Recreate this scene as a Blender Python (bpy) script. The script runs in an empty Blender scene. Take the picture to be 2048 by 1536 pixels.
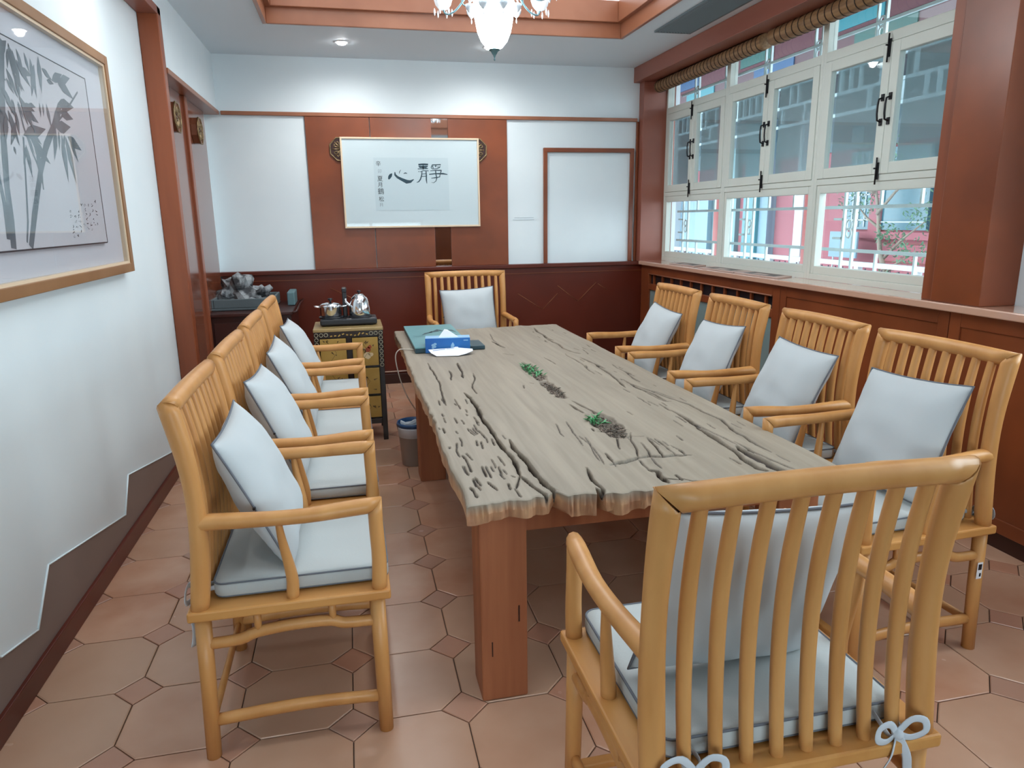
import bpy, bmesh, math, random
import numpy as np
from mathutils import Vector, Matrix, noise
random.seed(7)
SC=bpy.context.scene; COL=SC.collection
R=math.radians
# ---------------------------------------------------------------- camera
CAMZ=1.62
cam_d=bpy.data.cameras.new('camera'); cam=bpy.data.objects.new('camera',cam_d); COL.objects.link(cam)
yaw,pit,rol=0.21996267,0.23067426,0.01296017
f=Vector((math.sin(yaw)*math.cos(pit),math.cos(yaw)*math.cos(pit),-math.sin(pit)))
r0=Vector((math.cos(yaw),-math.sin(yaw),0)); d0=f.cross(r0)
rr=math.cos(rol)*r0+math.sin(rol)*d0; dd=-math.sin(rol)*r0+math.cos(rol)*d0
m3=Matrix((rr,-dd,-f)).transposed()
cam.matrix_world=Matrix.Translation((0,0,CAMZ))@m3.to_4x4()
cam_d.sensor_width=36; cam_d.lens=36*1416.703/2048; cam_d.clip_start=.02; cam_d.clip_end=200
SC.camera=cam
# ---------------------------------------------------------------- world, sun, exposure
W=bpy.data.worlds.new('world'); SC.world=W; W.use_nodes=True
bgn=W.node_tree.nodes['Background']; bgn.inputs[0].default_value=(.80,.92,1.0,1); bgn.inputs[1].default_value=6.6
SC.view_settings.view_transform='Standard'; SC.view_settings.look='None'; SC.view_settings.gamma=1
SC.view_settings.use_curve_mapping=False; SC.view_settings.exposure=0.40
SC.cycles.use_denoising=True
SC.cycles.max_bounces=7; SC.cycles.diffuse_bounces=4; SC.cycles.glossy_bounces=4; SC.cycles.transmission_bounces=4; SC.cycles.transparent_max_bounces=12
SC.cycles.caustics_reflective=False; SC.cycles.caustics_refractive=False; SC.cycles.sample_clamp_indirect=6
def portal(name,loc,rot,sx,sy):
    l=bpy.data.lights.new(name,'AREA'); l.shape='RECTANGLE'; l.size=sx; l.size_y=sy; l.cycles.is_portal=True
    o=bpy.data.objects.new(name,l); o.location=loc; o.rotation_euler=rot; COL.objects.link(o)
portal('window_portal',(3.33,5.15,2.04),(0,R(90),0),1.75,3.8)
portal('added_window_portal',(1.0,-1.82,1.12),(R(-90),0,0),3.2,1.3)  # sky portal of the window added behind the camera
portal('side_window_portal',(3.33,1.1,2.04),(0,R(90),0),1.75,2.6)
# strengths of the room's own lamps
E_COVE=1.4; E_BOWL=26; P_SPOT=58
# ---------------------------------------------------------------- materials
def lin(c):
    return tuple(((v/255)/12.92 if v/255<=.04045 else ((v/255+.055)/1.055)**2.4) for v in c)+(1,)
MATS={}
def mat(name,c,rough=.5,metal=0,c2=None,scale=(8,8,8),nscale=1,detail=3,spec=.5,bump=0,bscale=30,contrast=(.35,.65),emit=0,ecol=None,coat=0,sheen=0,rnd=0):
    m=bpy.data.materials.new(name); m.use_nodes=True; nt=m.node_tree; N=nt.nodes; L=nt.links
    b=N['Principled BSDF']; b.inputs['Base Color'].default_value=lin(c); b.inputs['Roughness'].default_value=rough
    b.inputs['Metallic'].default_value=metal; b.inputs['Specular IOR Level'].default_value=spec
    b.inputs['Coat Weight'].default_value=coat; b.inputs['Coat Roughness'].default_value=.12
    if sheen: b.inputs['Sheen Weight'].default_value=sheen
    tc=N.new('ShaderNodeTexCoord'); mp=N.new('ShaderNodeMapping'); mp.inputs['Scale'].default_value=scale
    L.new(tc.outputs['Object'],mp.inputs[0])
    if rnd:
        oi=N.new('ShaderNodeObjectInfo'); vm=N.new('ShaderNodeVectorMath'); vm.operation='SCALE'; 
        cx=N.new('ShaderNodeCombineXYZ'); 
        for i in range(3): L.new(oi.outputs['Random'],cx.inputs[i])
        L.new(cx.outputs[0],vm.inputs[0]); vm.inputs['Scale'].default_value=37
        L.new(vm.outputs[0],mp.inputs['Location'])
    if c2:
        n=N.new('ShaderNodeTexNoise'); n.inputs['Scale'].default_value=nscale; n.inputs['Detail'].default_value=detail
        L.new(mp.outputs[0],n.inputs['Vector'])
        cr=N.new('ShaderNodeValToRGB'); cr.color_ramp.elements[0].position=contrast[0]; cr.color_ramp.elements[1].position=contrast[1]
        cr.color_ramp.elements[0].color=lin(c); cr.color_ramp.elements[1].color=lin(c2)
        L.new(n.outputs[0],cr.inputs[0]); L.new(cr.outputs[0],b.inputs['Base Color'])
    if bump:
        n2=N.new('ShaderNodeTexNoise'); n2.inputs['Scale'].default_value=bscale; n2.inputs['Detail'].default_value=4
        L.new(mp.outputs[0],n2.inputs['Vector']); bp=N.new('ShaderNodeBump'); bp.inputs['Strength'].default_value=bump; bp.inputs['Distance'].default_value=.002
        L.new(n2.outputs[0],bp.inputs['Height']); L.new(bp.outputs[0],b.inputs['Normal'])
    if emit:
        b.inputs['Emission Color'].default_value=lin(ecol or c); b.inputs['Emission Strength'].default_value=emit
    MATS[name]=m; return m
WALL=mat('wall_paint',(226,237,241),.6,c2=(221,233,238),scale=(2,2,2))
CEIL=mat('ceiling_paint',(222,233,240),.65)
LACQ=mat('red_brown_lacquer',(136,70,38),.3,c2=(114,58,32),scale=(2,2,2),spec=.45)
LACQD=mat('dark_red_lacquer',(96,38,24),.33,c2=(80,30,18),scale=(1.5,1.5,1.5),spec=.4)
TRIMW=mat('trim_wood',(160,104,76),.3,c2=(146,92,66),scale=(3,.5,3),spec=.45)
BEAMW=mat('beam_wood',(150,90,72),.4,c2=(138,80,64),scale=(2,.4,2))
JAMB=mat('jamb_wood',(150,82,52),.3,c2=(122,64,40),scale=(8,8,.8),spec=.4)
DARK=mat('dark_wood',(52,24,18),.3)
BLACK=mat('black_plastic',(22,24,30),.35)
IRON=mat('dark_iron',(44,44,48),.45,metal=.5)
CHW=mat('ash_wood',(206,150,90),.38,c2=(190,132,74),scale=(14,14,3),nscale=1,detail=5,spec=.4,rnd=1,contrast=(.3,.7))
CHW2=mat('ash_wood_board',(204,148,84),.42,c2=(188,128,68),scale=(3,14,14),detail=5,spec=.35,rnd=1,contrast=(.3,.7))
CLOTH=mat('offwhite_linen',(186,191,191),.9,bump=.25,bscale=9,scale=(20,20,20),spec=.1)
CLOTH2=mat('pillow_linen',(190,196,199),.9,bump=.35,bscale=1.2,scale=(8,8,8),spec=.1)
PIPE=mat('grey_piping',(110,114,122),.8,spec=.1)
TIE=mat('grey_tie_cloth',(196,200,206),.9,spec=.1)
LEGW=mat('table_leg_wood',(172,106,68),.5,c2=(146,84,52),scale=(18,18,1.2),detail=5,contrast=(.3,.7))
WINF=mat('window_paint',(214,220,212),.4)
CREAM=mat('cream_plaster',(214,206,190),.6)
SILL=mat('sill_lacquer',(206,164,142),.14,spec=.8,coat=1)
GROUT=mat('grout',(84,66,54),.9)
CHROME=mat('chrome',(225,228,232),.12,metal=1)
BRASS=mat('aged_brass',(150,128,92),.4,metal=.6,c2=(120,100,72),scale=(40,40,40))
STONE=mat('carved_stone',(92,104,108),.75,bump=.4,bscale=20,scale=(6,6,6))
ROCKM=mat('scholar_rock',(150,155,158),.8,c2=(58,60,64),scale=(14,14,14),contrast=(.42,.58),bump=.5,bscale=6)
PEB=mat('dark_pebbles',(70,72,76),.6,c2=(110,110,112),scale=(30,30,30),rnd=1)
GOLD=mat('gold_leaf',(186,150,78),.42,metal=.25,c2=(170,134,64),scale=(6,6,6))
LACB=mat('black_lacquer',(34,24,22),.25)
def tile_mat(name,a,b_,c_):
    m=bpy.data.materials.new(name); m.use_nodes=True; nt=m.node_tree; N=nt.nodes; L=nt.links; b=N['Principled BSDF']
    oi=N.new('ShaderNodeObjectInfo'); geo=N.new('ShaderNodeNewGeometry'); n=N.new('ShaderNodeTexNoise'); n.inputs['Scale'].default_value=2.6; n.inputs['Detail'].default_value=4
    L.new(geo.outputs['Position'],n.inputs['Vector'])
    cr=N.new('ShaderNodeValToRGB'); cr.color_ramp.elements[0].color=lin(a); cr.color_ramp.elements[1].color=lin(b_)
    cr.color_ramp.elements[0].position=.35; cr.color_ramp.elements[1].position=.66; L.new(n.outputs[0],cr.inputs[0])
    mx=N.new('ShaderNodeMix'); mx.data_type='RGBA'; L.new(cr.outputs[0],mx.inputs[6]); mx.inputs[7].default_value=lin(c_)
    mu=N.new('ShaderNodeMath'); mu.operation='MULTIPLY'; mu.inputs[1].default_value=.8; L.new(oi.outputs['Random'],mu.inputs[0]); L.new(mu.outputs[0],mx.inputs[0])
    L.new(mx.outputs[2],b.inputs['Base Color'])
    n2=N.new('ShaderNodeTexNoise'); n2.inputs['Scale'].default_value=9; L.new(geo.outputs['Position'],n2.inputs['Vector'])
    mr=N.new('ShaderNodeMapRange'); mr.inputs[3].default_value=.2; mr.inputs[4].default_value=.3; L.new(n2.outputs[0],mr.inputs[0]); L.new(mr.outputs[0],b.inputs['Roughness'])
    b.inputs['Specular IOR Level'].default_value=.5
    bp=N.new('ShaderNodeBump'); bp.inputs['Strength'].default_value=.08; bp.inputs['Distance'].default_value=.004; L.new(n2.outputs[0],bp.inputs['Height']); L.new(bp.outputs[0],b.inputs['Normal'])
    return m
TILE=tile_mat('terracotta_tile',(182,130,102),(204,162,136),(182,148,124))
TILE2=tile_mat('terracotta_inset',(176,122,98),(192,142,116),(172,138,120))
def glass(name,tint,refl=.08,haze=0,hazec=(150,160,166)):
    m=bpy.data.materials.new(name); m.use_nodes=True; nt=m.node_tree; N=nt.nodes; L=nt.links
    N.remove(N['Principled BSDF']); out=N['Material Output']
    t=N.new('ShaderNodeBsdfTransparent'); t.inputs[0].default_value=lin(tint)
    g=N.new('ShaderNodeBsdfGlossy'); g.inputs['Roughness'].default_value=.02
    fr=N.new('ShaderNodeFresnel'); fr.inputs[0].default_value=1.45
    ad=N.new('ShaderNodeMath'); ad.operation='ADD'; ad.inputs[1].default_value=refl-.04; ad.use_clamp=True; L.new(fr.outputs[0],ad.inputs[0])
    mx=N.new('ShaderNodeMixShader'); ge=N.new('ShaderNodeNewGeometry'); iv=N.new('ShaderNodeMath'); iv.operation='SUBTRACT'; iv.inputs[0].default_value=1; L.new(ge.outputs['Backfacing'],iv.inputs[1])
    mb=N.new('ShaderNodeMath'); mb.operation='MULTIPLY'; L.new(ad.outputs[0],mb.inputs[0]); L.new(iv.outputs[0],mb.inputs[1])
    L.new(mb.outputs[0],mx.inputs[0]); L.new(g.outputs[0],mx.inputs[2])
    if haze:
        d=N.new('ShaderNodeBsdfDiffuse'); d.inputs[0].default_value=lin(hazec); m2=N.new('ShaderNodeMixShader'); m2.inputs[0].default_value=haze
        L.new(t.outputs[0],m2.inputs[1]); L.new(d.outputs[0],m2.inputs[2]); L.new(m2.outputs[0],mx.inputs[1])
    else: L.new(t.outputs[0],mx.inputs[1])
    L.new(mx.outputs[0],out.inputs[0]); return m
GLASS=glass('window_glass',(250,253,253))
GLASSP=glass('picture_glass',(252,253,253),.05)
SCREEN=glass('insect_screen',(232,238,240),.0,haze=.5,hazec=(150,170,176))
MIRROR=mat('mirror',(225,225,225),.03,metal=1)
# ---------------------------------------------------------------- mesh helpers
class MB:
    def __init__(s): s.v=[]; s.f=[]; s.s=[]
    def add(s,vs,fs,smooth=False):
        o=len(s.v); s.v+= [tuple(v) for v in vs]; s.f+=[tuple(o+i for i in q) for q in fs]; s.s+=[smooth]*len(fs); return s
    def box(s,x0,x1,y0,y1,z0,z1,rot=None,c=None):
        vs=[Vector((x,y,z)) for z in (z0,z1) for y in (y0,y1) for x in (x0,x1)]
        if rot is not None:
            c=c or Vector(((x0+x1)/2,(y0+y1)/2,(z0+z1)/2)); vs=[c+rot@(v-c) for v in vs]
        return s.add(vs,[(0,2,3,1),(4,5,7,6),(0,1,5,4),(2,6,7,3),(0,4,6,2),(1,3,7,5)])
    def tube(s,pts,rad,seg=10,caps=True,flat=1.0,up=None,closed=False,m0=None,m1=None):
        pts=[Vector(p) for p in pts]; n=len(pts)
        if not hasattr(rad,'__len__'): rad=[rad]*n
        tang=[]
        for i in range(n):
            if closed: t=pts[(i+1)%n]-pts[(i-1)%n]
            else: t=(pts[min(i+1,n-1)]-pts[max(i-1,0)])
            tang.append(t.normalized() if t.length>1e-9 else Vector((0,0,1)))
        u=Vector(up) if up else (Vector((0,0,1)) if abs(tang[0].z)<.9 else Vector((1,0,0)))
        vs=[]
        a=(u-tang[0]*u.dot(tang[0])).normalized()
        for i in range(n):
            a=(a-tang[i]*a.dot(tang[i])).normalized(); b=tang[i].cross(a)
            for k in range(seg):
                th=2*math.pi*k/seg; vs.append(pts[i]+a*(math.cos(th)*rad[i])+b*(math.sin(th)*rad[i]*flat))
        for md,i,sg in ((m0,0,-1),(m1,n-1,1)):
            if md is not None:
                md=Vector(md)
                for k in range(seg):
                    v=vs[i*seg+k]; vs[i*seg+k]=v+tang[i]*(sg*(v-pts[i]).dot(md))
        fs=[]
        for i in range(n if closed else n-1):
            j=(i+1)%n
            for k in range(seg):
                k2=(k+1)%seg; fs.append((i*seg+k,i*seg+k2,j*seg+k2,j*seg+k))
        s.add(vs,fs,True)
        if caps and not closed:
            o=len(s.v)-n*seg; s.f.append(tuple(o+k for k in reversed(range(seg)))); s.f.append(tuple(o+(n-1)*seg+k for k in range(seg))); s.s+=[False,False]
        return s
    def lathe(s,prof,seg=24,c=(0,0,0),smooth=True):
        vs=[];n=len(prof)
        for r,z in prof:
            for k in range(seg):
                th=2*math.pi*k/seg; vs.append((c[0]+r*math.cos(th),c[1]+r*math.sin(th),c[2]+z))
        fs=[(i*seg+k,i*seg+(k+1)%seg,(i+1)*seg+(k+1)%seg,(i+1)*seg+k) for i in range(n-1) for k in range(seg)]
        if prof[0][0]>1e-6: fs.append(tuple(reversed(range(seg))))
        if prof[-1][0]>1e-6: fs.append(tuple((n-1)*seg+k for k in range(seg)))
        return s.add(vs,fs,smooth)
    def prism(s,poly,h,org=(0,0,0),ux=(1,0,0),uy=(0,1,0)):
        o=Vector(org);ux=Vector(ux);uy=Vector(uy);nz=ux.cross(uy)*h; n=len(poly)
        a=[o+ux*p[0]+uy*p[1] for p in poly]; vs=a+[p+nz for p in a]
        return s.add(vs,[tuple(reversed(range(n))),tuple(n+i for i in range(n))]+[(i,(i+1)%n,n+(i+1)%n,n+i) for i in range(n)])
    def stroke(s,pts,w,org,ux,uy,h=.0008):
        # flat ink stroke: pts (a,b), w widths per point
        if not hasattr(w,'__len__'): w=[w]*len(pts)
        P=[Vector(p) for p in pts]; Lf=[];Rt=[]
        for i,p in enumerate(P):
            t=(P[min(i+1,len(P)-1)]-P[max(i-1,0)]); t=t.normalized() if t.length>0 else Vector((1,0)); nn=Vector((-t.y,t.x))
            Lf.append(p+nn*w[i]/2); Rt.append(p-nn*w[i]/2)
        o=Vector(org);ux=Vector(ux);uy=Vector(uy);nz=ux.cross(uy)*h
        vs=[o+ux*q.x+uy*q.y+nz for pr in zip(Lf,Rt) for q in pr]
        return s.add(vs,[(2*i,2*i+1,2*i+3,2*i+2) for i in range(len(P)-1)])
    def build(s,name,m,parent=None,bevel=0,mod=None):
        me=bpy.data.meshes.new(name); me.from_pydata([tuple(v) for v in s.v],[],s.f); me.polygons.foreach_set('use_smooth',s.s); me.update()
        me.materials.append(m); o=bpy.data.objects.new(name,me); COL.objects.link(o)
        if parent: o.parent=parent
        if bevel:
            b=o.modifiers.new('bevel','BEVEL'); b.width=bevel; b.segments=2; b.limit_method='ANGLE'; b.angle_limit=R(40)
        return o
def tag(o,label=None,cat=None,group=None,kind=None):
    if label: o['label']=label
    if cat: o['category']=cat
    if group: o['group']=group
    if kind: o['kind']=kind
    return o
def empty(name,loc=(0,0,0),rz=0):
    o=bpy.data.objects.new(name,None); o.empty_display_size=.05; COL.objects.link(o); o.location=loc; o.rotation_euler=(0,0,rz); return o
def struct(o): o['kind']='structure'; return o
def B(*a): return MB().box(*a)
def copy_tree(o,parent=None):
    c=o.copy(); COL.objects.link(c)
    if parent: c.parent=parent
    for ch in list(o.children): copy_tree(ch,c)
    return c
def link_mesh(name,me,parent,loc=(0,0,0),rz=0):
    o=bpy.data.objects.new(name,me); COL.objects.link(o); o.parent=parent; o.location=loc; o.rotation_euler=(0,0,rz); return o
def text(body,size,m,org,ux,uy,name,parent,ext=.0008,vertical=False,align='CENTER'):
    cu=bpy.data.curves.new(name,'FONT'); cu.body=body; cu.size=size; cu.align_x=align; cu.align_y='CENTER'; cu.extrude=ext
    to=bpy.data.objects.new('tmp_text',cu); COL.objects.link(to); bpy.context.view_layer.update()
    me=bpy.data.meshes.new_from_object(to.evaluated_get(bpy.context.evaluated_depsgraph_get()))
    bpy.data.objects.remove(to); me.materials.clear(); me.materials.append(m)
    ux=Vector(ux);uy=Vector(uy);nz=ux.cross(uy)
    M4=Matrix.Translation(Vector(org))@Matrix((ux,uy,nz)).transposed().to_4x4(); me.transform(M4)
    o=bpy.data.objects.new(name,me); COL.objects.link(o); o.parent=parent; return o
# ================================================================ ROOM
XL=-1.19; YB=7.15; XR=3.20; ZC=3.06; XU=-1.08; YF=-1.7
floor=struct(B(XL-.2,XR+.2,YF-.2,YB+.3,-.12,-.008).build('floor',GROUT))
PX,PY=.372,.3605; X0,Y0=-.084,2.089; D=.08; g=.0022
def tile_mesh(name,poly,m):
    c=Vector((0,0)); n=len(poly); P=[Vector(p) for p in poly]
    def ins(d): return [p*(1-d/p.length) for p in P]
    o1=ins(g); o2=ins(g+.004)
    vs=[(p.x,p.y,-.009) for p in o1]+[(p.x,p.y,-.002) for p in o1]+[(p.x,p.y,0) for p in o2]
    fs=[(i,(i+1)%n,n+(i+1)%n,n+i) for i in range(n)]+[(n+i,n+(i+1)%n,2*n+(i+1)%n,2*n+i) for i in range(n)]+[tuple(2*n+i for i in range(n))]
    me=bpy.data.meshes.new(name); me.from_pydata(vs,[],fs); me.materials.append(m); return me
hx,hy=PX/2,PY/2
octm=tile_mesh('tile',[(hx-D,hy),(-hx+D,hy),(-hx,hy-D),(-hx,-hy+D),(-hx+D,-hy),(hx-D,-hy),(hx,-hy+D),(hx,hy-D)][::-1][::-1],TILE)
dim=tile_mesh('inset_tile',[(D,0),(0,D),(-D,0),(0,-D)],TILE2)
for j in range(-4,15):
    for i in range(-3,9):
        x=X0+i*PX; y=Y0+j*PY
        if XL-.08<x<XR and y<YB+.05: link_mesh('inset_tile',dim,floor,(x,y,random.uniform(-.0008,.0004)))
        x+=hx; y+=hy
        if XL-.15<x<XR+.1 and y<YB+.15: link_mesh('tile',octm,floor,(x,y,random.uniform(-.0008,.0004)))
# left wall: lower plane, bulkhead above, recess for the sliding doors
struct(B(XL-.15,XL,YF,YB+.3,-.1,ZC+.3).build('wall_left',WALL))
struct(B(XL,XU,5.25,YB,2.585,ZC).build('wall_left_bulkhead',WALL)); struct(B(XL,XU,YF,5.25,2.93,ZC).build('wall_left_lintel',WALL))
struct(B(XL+.001,XU+.02,5.251,YB-.01,2.55,2.585).build('trim_1',TRIMW,bevel=.004))
struct(B(XL+.001,XU+.012,YF,5.25,2.88,2.93).build('trim_2',BEAMW,bevel=.004))
struct(B(XL+.001,XU+.012,5.165,5.25,0,2.93).build('trim_3',JAMB,bevel=.006))
bl=struct(B(XL,XL+.018,YF,5.16,0,.085).build('baseboard_left',LACQD,bevel=.003))
WALLREFL=mat('grey_brown_reflection',(128,112,106),.5)  # sawtooth reflection at the wall base, painted as a thin grey-brown band
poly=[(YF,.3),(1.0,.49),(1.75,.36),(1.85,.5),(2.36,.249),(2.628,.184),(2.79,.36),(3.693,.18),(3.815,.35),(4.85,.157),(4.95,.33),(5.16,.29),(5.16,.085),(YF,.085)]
md=MB(); md.prism([(-y,z) for y,z in poly],.002,(XL+.0005,0,0),(0,-1,0),(0,0,1))
md=MB().prism([(y,z) for y,z in poly],.002,(XL+.0005,0,0),(0,1,0),(0,0,1)); struct(md.build('wall_left_reflection',WALLREFL))
e=MB()
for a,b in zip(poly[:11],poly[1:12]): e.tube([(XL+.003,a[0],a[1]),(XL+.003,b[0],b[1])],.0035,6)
struct(e.build('reflection_outline',WALL))  # pale outline along the painted reflection
# sliding doors on the left
dr=struct(empty('door_1'))
PANEL=mat('door_panel_lacquer',(132,78,56),.16,c2=(122,66,44),scale=(2,2,2),spec=.5,coat=.5)
B(XL+.002,XL+.03,5.252,6.1,.0,2.55).build('door_panel',PANEL,dr,bevel=.003)
B(XL+.002,XL+.03,6.18,6.95,.0,2.55).build('door_panel',PANEL,dr,bevel=.003)
B(XL+.002,XL+.05,6.1,6.18,0,2.55).build('stile',JAMB,dr,bevel=.004)
PLQ=mat('plaque_wood',(120,72,50),.4)
def roundel(o_,ux,uy,name,parent,r=.072,th=.045):
    o_=Vector(o_);ux=Vector(ux);uy=Vector(uy);nz=ux.cross(uy)
    oc=[(r*math.cos(R(22.5+45*k)),r*math.sin(R(22.5+45*k))) for k in range(8)]
    rt=MB().prism(oc,th,o_,ux,uy).build(name,DARK if 'wall' in name else PLQ,parent,bevel=.003)
    m_=MB()
    def pt(a,b): return o_+ux*a+uy*b+nz*(th+.001)
    m_.tube([pt(*p) for p in oc],.007,6,closed=True,up=nz)
    for q in range(4):
        a=R(45+90*q); c_,s_=math.cos(a),math.sin(a)
        def rp(u,v): u*=r/.075; v*=r/.075; return pt(u*c_-v*s_,u*s_+v*c_)
        m_.tube([rp(.008,0),rp(.058,0)],.006,6)
        for sg in (-1,1):
            m_.tube([rp(.02,0),rp(.034,.015*sg),rp(.046,.018*sg),rp(.05,.010*sg),rp(.044,.007*sg)],.005,6)
            m_.tube([rp(.012,.006*sg),rp(.03,.03*sg),rp(.04,.036*sg)],.0045,6)
    m_.build('carving',BRASS,rt); return rt
for y,wd in ((5.62,'first'),(6.42,'second')):
    r_=roundel((XL+.03,y,2.33),(0,1,0),(0,0,1),'door_plaque',None,.105,.05)
    tag(r_,{'first':'carved octagonal plaque on the left sliding door, the one nearer the bamboo picture','second':'carved octagonal plaque on the left sliding door, the one nearer the back wall'}[wd],'plaque')
# back wall
bw=struct(B(XL-.1,XR+.2,YB,YB+.15,-.1,ZC+.3).build('wall_back',WALL))
struct(B(-1.045,2.93,YB-.03,YB-.0005,2.55,2.583).build('trim_5',TRIMW,bevel=.004))
struct(B(-1.19,3.0,YB-.09,YB-.0005,1.12,1.158).build('trim_6',LACQD,bevel=.006))
# lacquer panels
lp=empty('lacquer_panel',(0,YB,0)); tag(lp,'glossy red-brown lacquer panelling with a narrow mirror strip behind the calligraphy','panel')
for a,b in ((-.325,.255),(.262,.835),(.995,1.575)):
    B(a,b,-.022,-.001,1.158,2.549).build('panel',LACQ,lp,bevel=.002)
B(.836,.994,-.012,-.001,1.158,2.549).build('mirror_strip',MIRROR,lp)
for x,w in ((-.012,'left'),(1.262,'right')):
    r_=roundel((x+(.0 if w=='left' else .0),YB-.0225,2.262),(1,0,0),(0,0,1),'wall_plaque',None,.11,.012)
    tag(r_,'octagonal carved brass-coloured plaque half hidden behind the '+w+' edge of the calligraphy picture','plaque')
# flat wooden moulding frame on the wall
fr=empty('moulding_frame',(0,YB,0)); tag(fr,'tall narrow dark wood moulding frame around blank white wall beside the window column','moulding')
B(1.945,1.985,-.03,-.001,1.158,2.29).build('rail',LACQ,fr,bevel=.005); B(2.865,2.905,-.03,-.001,1.158,2.29).build('rail',LACQ,fr,bevel=.005)
B(1.945,2.905,-.031,-.002,2.25,2.292).build('rail',LACQ,fr,bevel=.005)
struct(B(2.925,2.95,YB-.028,YB-.001,1.158,2.55).build('trim_7',LACQ,bevel=.004))
sw=empty('wall_mark'); 
t_=mat('pale_grey_ink',(168,182,190),.6)
text('————',.05,t_,(1.745,YB-.0025,1.62),(1,0,0),(0,0,1),'print_line',sw); text('————',.055,t_,(1.74,YB-.0025,1.60),(1,0,0),(0,0,1),'print_line',sw)
tag(sw,'two short faint grey lines of tiny print on the white wall','sign')
# low cabinet along the back wall
bc=empty('low_cabinet'); tag(bc,'long dark red lacquered low cabinet running under the back wall ledge','cabinet')
B(-1.17,3.005,7.085,YB-.001,.10,1.12).build('body',LACQD,bc)
B(-1.17,3.005,7.075,YB-.001,0,.10).build('plinth',DARK,bc,bevel=.003)
B(-1.17,3.005,7.078,7.086,1.062,1.068).build('bead',LACQ,bc)
B(-1.17,3.005,7.070,7.086,.122,.134).build('metal_strip',CHROME,bc)
DIAG=mat('gold_line',(150,96,62),.3,metal=.4)  # thin gold diagonals across the cabinet front
for (x0,z0,x1,z1) in ((2.08,.93,2.30,.76),(2.52,.935,2.62,.87),(1.66,.86,1.92,.69),(-.2,.98,.15,.8),(2.3,.76,2.5,.95),(1.92,.69,2.08,.85)):
    MB().tube([(x0,7.084,z0),(x1,7.084,z1)],.0025,6).build('diagonal_line',DIAG,bc)
# corner column + beam
cc=struct(B(2.955,XR+.1,7.03,YB-.001,1.158,2.92).build('wall_right_column',BEAMW,bevel=.004))
struct(B(2.89,XR+.2,YF,YB-.001,2.918,ZC).build('wall_right_beam',BEAMW,bevel=.004))
# ceiling with coffer
CX0,CX1,CY0,CY1=-.51,2.31,1.2,6.0
c_=MB(); c_.box(XL-.1,CX0-.0,YF,YB+.1,ZC,ZC+.08); c_.box(CX1,XR+.2,YF,YB+.1,ZC,ZC+.08); c_.box(CX0,CX1,CY1,YB+.1,ZC,ZC+.08); c_.box(CX0,CX1,YF,CY0,ZC,ZC+.08)
struct(c_.build('ceiling',CEIL))
def ringframe(name,x0,x1,y0,y1,z0,z1,t,m,par=None,bev=.004):
    q=MB(); q.box(x0,x0+t,y0,y1,z0,z1); q.box(x1-t,x1,y0,y1,z0,z1); q.box(x0+t,x1-t,y1-t,y1,z0,z1); q.box(x0+t,x1-t,y0,y0+t,z0,z1)
    return q.build(name,m,par,bevel=bev)
struct(ringframe('trim_8',CX0-.015,CX1+.015,CY0-.015,CY1+.015,ZC-.012,ZC+.105,.03,TRIMW))
struct(ringframe('trim_9',CX0-.02,CX1+.02,CY0-.02,CY1+.02,ZC+.10,ZC+.26,.075,TRIMW))
COVE=mat('luminous_ceiling',(255,250,244),.5,emit=E_COVE,ecol=(232,247,255))
struct(B(CX0-.02,CX1+.02,CY0-.02,CY1+.02,ZC+.26,ZC+.3).build('ceiling_light_panel',COVE))
# air vent
av=empty('air_vent',(0,0,0)); tag(av,'dark slatted air conditioning grille set in the ceiling beside the beam','vent')
AX0,AX1,AY0,AY1=2.5,2.79,3.6,5.74; VENT=mat('vent_grey',(104,118,124),.5)
B(AX0,AX1,AY0,AY1,ZC-.004,ZC-.001).build('backing',BLACK,av)
ringframe('frame',AX0-.012,AX1+.012,AY0-.012,AY1+.012,ZC-.014,ZC-.0005,.022,VENT,av,.002)
sm=None
for k in range(11):
    x=AX0+.022+k*(AX1-AX0-.044)/10
    if sm is None:
        sm=MB().box(-.001,.001,AY0,AY1,-.006,.006).build('slat',VENT,av); sm.location=(x,0,ZC-.012); sm.rotation_euler=(0,R(-40),0)
    else:
        o=sm.copy(); COL.objects.link(o); o.parent=av; o.location=(x,0,ZC-.012)
# downlights
SPOTE=mat('lamp_glow',(255,255,255),.5,emit=60); RIM=mat('white_rim',(225,228,232),.3)
dls=[(.046,6.54,'left of the chandelier'),(1.30,6.52,'right behind the chandelier bowl'),(-.82,4.1,'above the bamboo picture'),(-.85,1.6,'near the camera end on the left'),(2.6,1.6,'near the camera end on the right')]
for x,y,w in dls:
    d=empty('downlight',(x,y,ZC)); tag(d,'small round recessed ceiling downlight '+w,'ceiling light','recessed downlights')
    MB().lathe([(.04,-.004),(.06,-.006),(.066,-.001),(.066,0)],24).build('rim',RIM,d)
    MB().lathe([(.0,-.022),(.03,-.018),(.042,-.0055)],20).build('bulb',SPOTE,d)
    l=bpy.data.lights.new('downlight_lamp','SPOT'); l.energy=P_SPOT if y>6 else 22; l.spot_size=R(168); l.spot_blend=1; l.shadow_soft_size=.03; l.color=(1,.97,.94)
    o=bpy.data.objects.new('downlight_lamp',l); COL.objects.link(o); o.parent=d; o.location=(0,0,-.02)
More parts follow.
